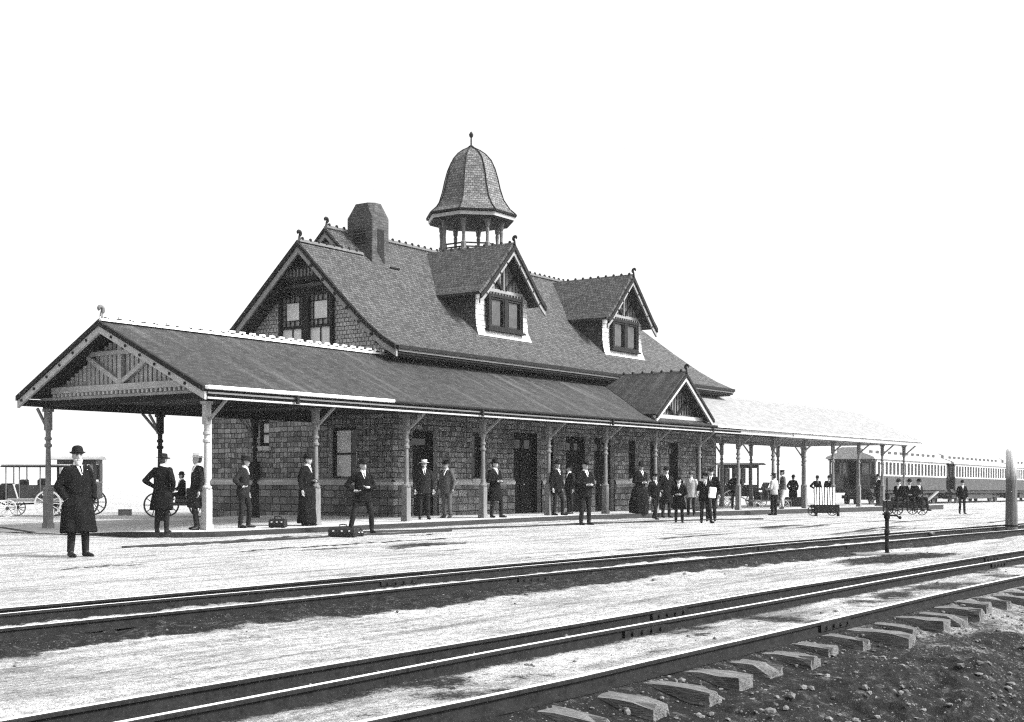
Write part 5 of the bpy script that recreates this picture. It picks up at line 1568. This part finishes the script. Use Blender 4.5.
person(363, d=29.6, H=1.66, face=15, coat='sack', hat='bowler', arms=('hips', 'belly'), legs='wide', vox=.014, head_turn=20, label='young man with legs spread and a hand at his belt, behind the large black bag')
person(424, Y=22.7, H=1.66, face=5, coat='sack', hat='boater', hatm='straw', arms=('down', 'down'), legs='stand', cloth='wool_dark', trousers='wool_dark', beard='moustache', label='moustached man in a white straw boater beside the third front post')
person(447, Y=22.95, H=1.66, face=-40, coat='sack', hat='soft', arms=('down', 'down'), legs='stand', cloth='wool_grey', trousers='wool_grey', label='greyish man in a dark hat right beside the man in the straw boater')
person(495, Y=22.0, H=1.68, face=45, coat='frock', hat='bowler', arms=('belly', 'belly'), legs='slack', label='man in a long dark coat, hands clasped, in front of the stone pier')
person(557, Y=21.9, H=1.69, face=50, coat='sack', hat='bowler', arms=('down', 'pocket'), legs='slack', cloth='wool_black', label='man in a dark suit and bowler standing right of the fifth front post')
person(570, Y=22.9, H=1.62, face=-60, coat='sack', hat='soft', arms=('down', 'down'), legs='stand', cloth='wool_dark', label='shadowed man standing just behind the policeman in the big doorway')
person(585, d=34.8, H=1.71, face=35, coat='sack', hat='cap', arms=('belly', 'belly'), legs='stand', girth=1.18, cloth='wool_black', label='portly uniformed man in a peaked cap standing on the dirt before the doorway')
person(640, Y=21.0, H=1.68, face=40, coat='skirt', hat='bonnet', arms=('belly', 'belly'), legs='stand', label='woman in a dark floor-length dress and trimmed hat behind the walking boy')
person(655, d=40.3, H=1.42, face=35, coat='sack', hat='cap', arms=('down', 'hold'), legs='stride', label='boy in a cap caught in mid stride beside the woman in the long dress')
person(666, Y=20.6, H=1.70, face=30, coat='frock', hat='bowler', arms=('down', 'down'), legs='stand', label='tall man in a bowler behind the walking boy')
person(679, d=36.6, H=1.28, face=-5, coat='frock', hat='cap', arms=('belly', 'belly'), legs='stand', label='small boy in a long dark coat facing forward, hands together')
person(691, Y=20.75, H=1.58, face=-20, coat='sack', hat='soft', hatm='wool_grey', arms=('down', 'down'), legs='stand', cloth='wool_light', trousers='wool_dark', label='man in a pale grey coat and pale hat behind the small boy')
person(705, d=36.4, H=1.40, face=10, coat='sack', hat='cap', arms=('face', 'hold'), legs='slack', label='boy raising a hand to his face with a white parcel under his other arm')
person(711, d=38.0, H=1.54, face=-10, coat='sack', hat='cap', arms=('down', 'down'), legs='stand', label='taller lad close behind the boy with the white parcel')
person(735, Y=23.6, H=1.56, face=165, coat='sack', hat=None, arms=('pocket', 'pocket'), legs='stand', shirt=False, lean=6, label='man seen from behind by a canopy post in front of the omnibus')
person(774, Y=19.9, H=1.60, face=-120, coat='jacket', hat='cap', arms=('hold', 'hold'), legs='stand', cloth='wool_light', trousers='wool_black', shirt=False, label='man in a light jacket and dark trousers at the kerb, turned away')
person(783, Y=22.0, H=1.66, face=-75, coat='jacket', hat='cap', arms=('down', 'hold'), legs='slack', cloth='wool_grey', trousers='wool_light', vox=.02, label='man in grey jacket and pale trousers just right of the light-jacketed man')
person(793, Y=26.0, H=1.58, face=160, coat='frock', hat='bowler', arms=('pocket', 'pocket'), legs='stand', vox=.02, shirt=False, label='man in a knee-length dark coat, back turned, beside the dark trunk on the ground')
person(817, Y=25.6, H=1.56, face=30, coat='sack', hat='bowler', arms=('hips', 'down'), legs='stand', vox=.02, label='man in bowler and open coat standing behind the slatted platform truck')
person(829, Y=26.2, H=1.60, face=0, coat='sack', hat='bowler', arms=('down', 'down'), legs='stand', vox=.02, label='man in dark clothes against the train end, behind the slatted truck')
person(878, Y=22.6, H=1.62, face=-60, coat='frock', hat='bowler', arms=('down', 'belly'), legs='stand', vox=.02, label='man in a dark coat under the last canopy bay in front of the train')
def seated(px, dd, fc, lab, an=('hold', 'down'), cl='wool_black'):
    x, y = at_depth(px, dd)
    person(px, loc=(x, y, WG[2]), H=1.55, face=fc, coat='sack', hat='bowler', arms=an, legs='sit', seat=.58, cloth=cl, vox=.02, lean=8, label=lab, group='men sitting on the long flat wagon')
seated(900, 50.3, -30, 'man in a bowler sitting at the left end of the long flat wagon')
seated(909, 50.3, 10, 'man sitting in the middle of the three on the long flat wagon', ('belly', 'belly'))
seated(917, 50.2, 45, 'man sitting beside the raised pale tongue of the flat wagon')
person(962, d=53.5, H=1.36, face=20, coat='sack', hat='bowler', arms=('down', 'down'), legs='stand', vox=.02, label='lone figure in dark clothes standing in the open yard before the second car')
x, y = BUGGY[0], BUGGY[1]
person(183, loc=(x, y, BUGGY[2]), H=1.52, face=-70, coat='sack', hat='bowler', arms=('rein', 'rein'), legs='sit', seat=.72, vox=.02, label='driver sitting in the low buggy seen behind the platform end', group='drivers')

# the white parcel under the boy's arm
pb = [o for o in bpy.data.objects if o.get('label', '').startswith('boy raising a hand')][0]
bpy.context.view_layer.update()
Mx = Matrix.Translation(pb.location) @ Matrix.Rotation(pb.rotation_euler.z, 4, 'Z')
c = Mx @ Vector((.17, -.22, .86))
b = MB(); b.use('linen'); b.box(-.10, .10, -.05, .05, -.15, .15)
o = b.build('parcel', bevel=.02); o.location = c; o.rotation_euler = (.12, .1, pb.rotation_euler.z + .2)
tag(o, 'white paper parcel held by the boy in front of the end of the building', 'parcel')
# ================================================================== light, sky, camera
SUN_EL, SUN_AZ = math.radians(42), None
sv = Vector((0.30, -0.80, 0.0)).normalized()        # where the light comes from, in plan
to_sun = Vector((sv.x * math.cos(SUN_EL), sv.y * math.cos(SUN_EL), math.sin(SUN_EL)))
sl = bpy.data.lights.new('sun', 'SUN'); sl.energy = SUN_E; sl.angle = math.radians(SUN_ANG); sl.color = (1, 1, 1)
so = bpy.data.objects.new('sun', sl); COL.objects.link(so)
so.rotation_euler = to_sun.to_track_quat('Z', 'Y').to_euler(); so.location = (0, -20, 40)

w = bpy.data.worlds.new('World'); sc.world = w; w.use_nodes = True
t = w.node_tree; bg = t.nodes['Background']
sky = t.nodes.new('ShaderNodeTexSky'); sky.sky_type = 'NISHITA'; sky.sun_disc = False
sky.sun_elevation = SUN_EL; sky.sun_rotation = math.atan2(sv.x, sv.y); sky.dust_density = 4.0; sky.air_density = 1.0; sky.altitude = 0
bw = t.nodes.new('ShaderNodeRGBToBW')                # black-and-white plate: a grey sky
t.links.new(sky.outputs[0], bw.inputs[0])
cl = t.nodes.new('ShaderNodeMath'); cl.operation = 'MAXIMUM'; cl.inputs[1].default_value = CLOUD   # an even veil of bright cloud
t.links.new(bw.outputs[0], cl.inputs[0]); t.links.new(cl.outputs[0], bg.inputs[0]); bg.inputs[1].default_value = SKY_S

if HAZE > 0:
    hb = MB(); hb.box(-60, 330, -130, 330, -3.5, 16.5)  # even haze added to stand in for glare that bleaches far things
    m = bpy.data.materials.new('haze_air'); m.use_nodes = True; tt = m.node_tree; tt.nodes.clear()
    out = tt.nodes.new('ShaderNodeOutputMaterial'); pv = tt.nodes.new('ShaderNodeVolumePrincipled')
    pv.inputs['Color'].default_value = (.96, .96, .96, 1); pv.inputs['Density'].default_value = HAZE
    tt.links.new(pv.outputs[0], out.inputs['Volume']); M['haze_air'] = m
    o = hb.build('haze', 'haze_air'); tag(o, 'thin haze added over the whole station yard to imitate glare', 'haze', kind='stuff')

cd = bpy.data.cameras.new('camera'); cam = bpy.data.objects.new('camera', cd); COL.objects.link(cam)
cd.sensor_fit = 'HORIZONTAL'; cd.sensor_width = 36; cd.lens = FPX / 1024 * 36
cd.shift_y = (478 - 361) / 1024; cd.clip_start = .05; cd.clip_end = 6000
cam.location = (0, 0, CAM_H)
cam.rotation_euler = (PI / 2, 0, math.atan2(FWD.y, FWD.x) - PI / 2)
sc.camera = cam

vs = sc.view_settings
sc.display_settings.display_device = 'sRGB'
vs.view_transform = 'Standard'; vs.look = 'None'; vs.gamma = 1; vs.use_curve_mapping = False; vs.exposure = EXPO
sc.cycles.use_denoising = False
sc.cycles.filter_width = 1.2
sc.cycles.max_bounces = 6; sc.cycles.diffuse_bounces = 4; sc.cycles.glossy_bounces = 3; sc.cycles.volume_bounces = 1
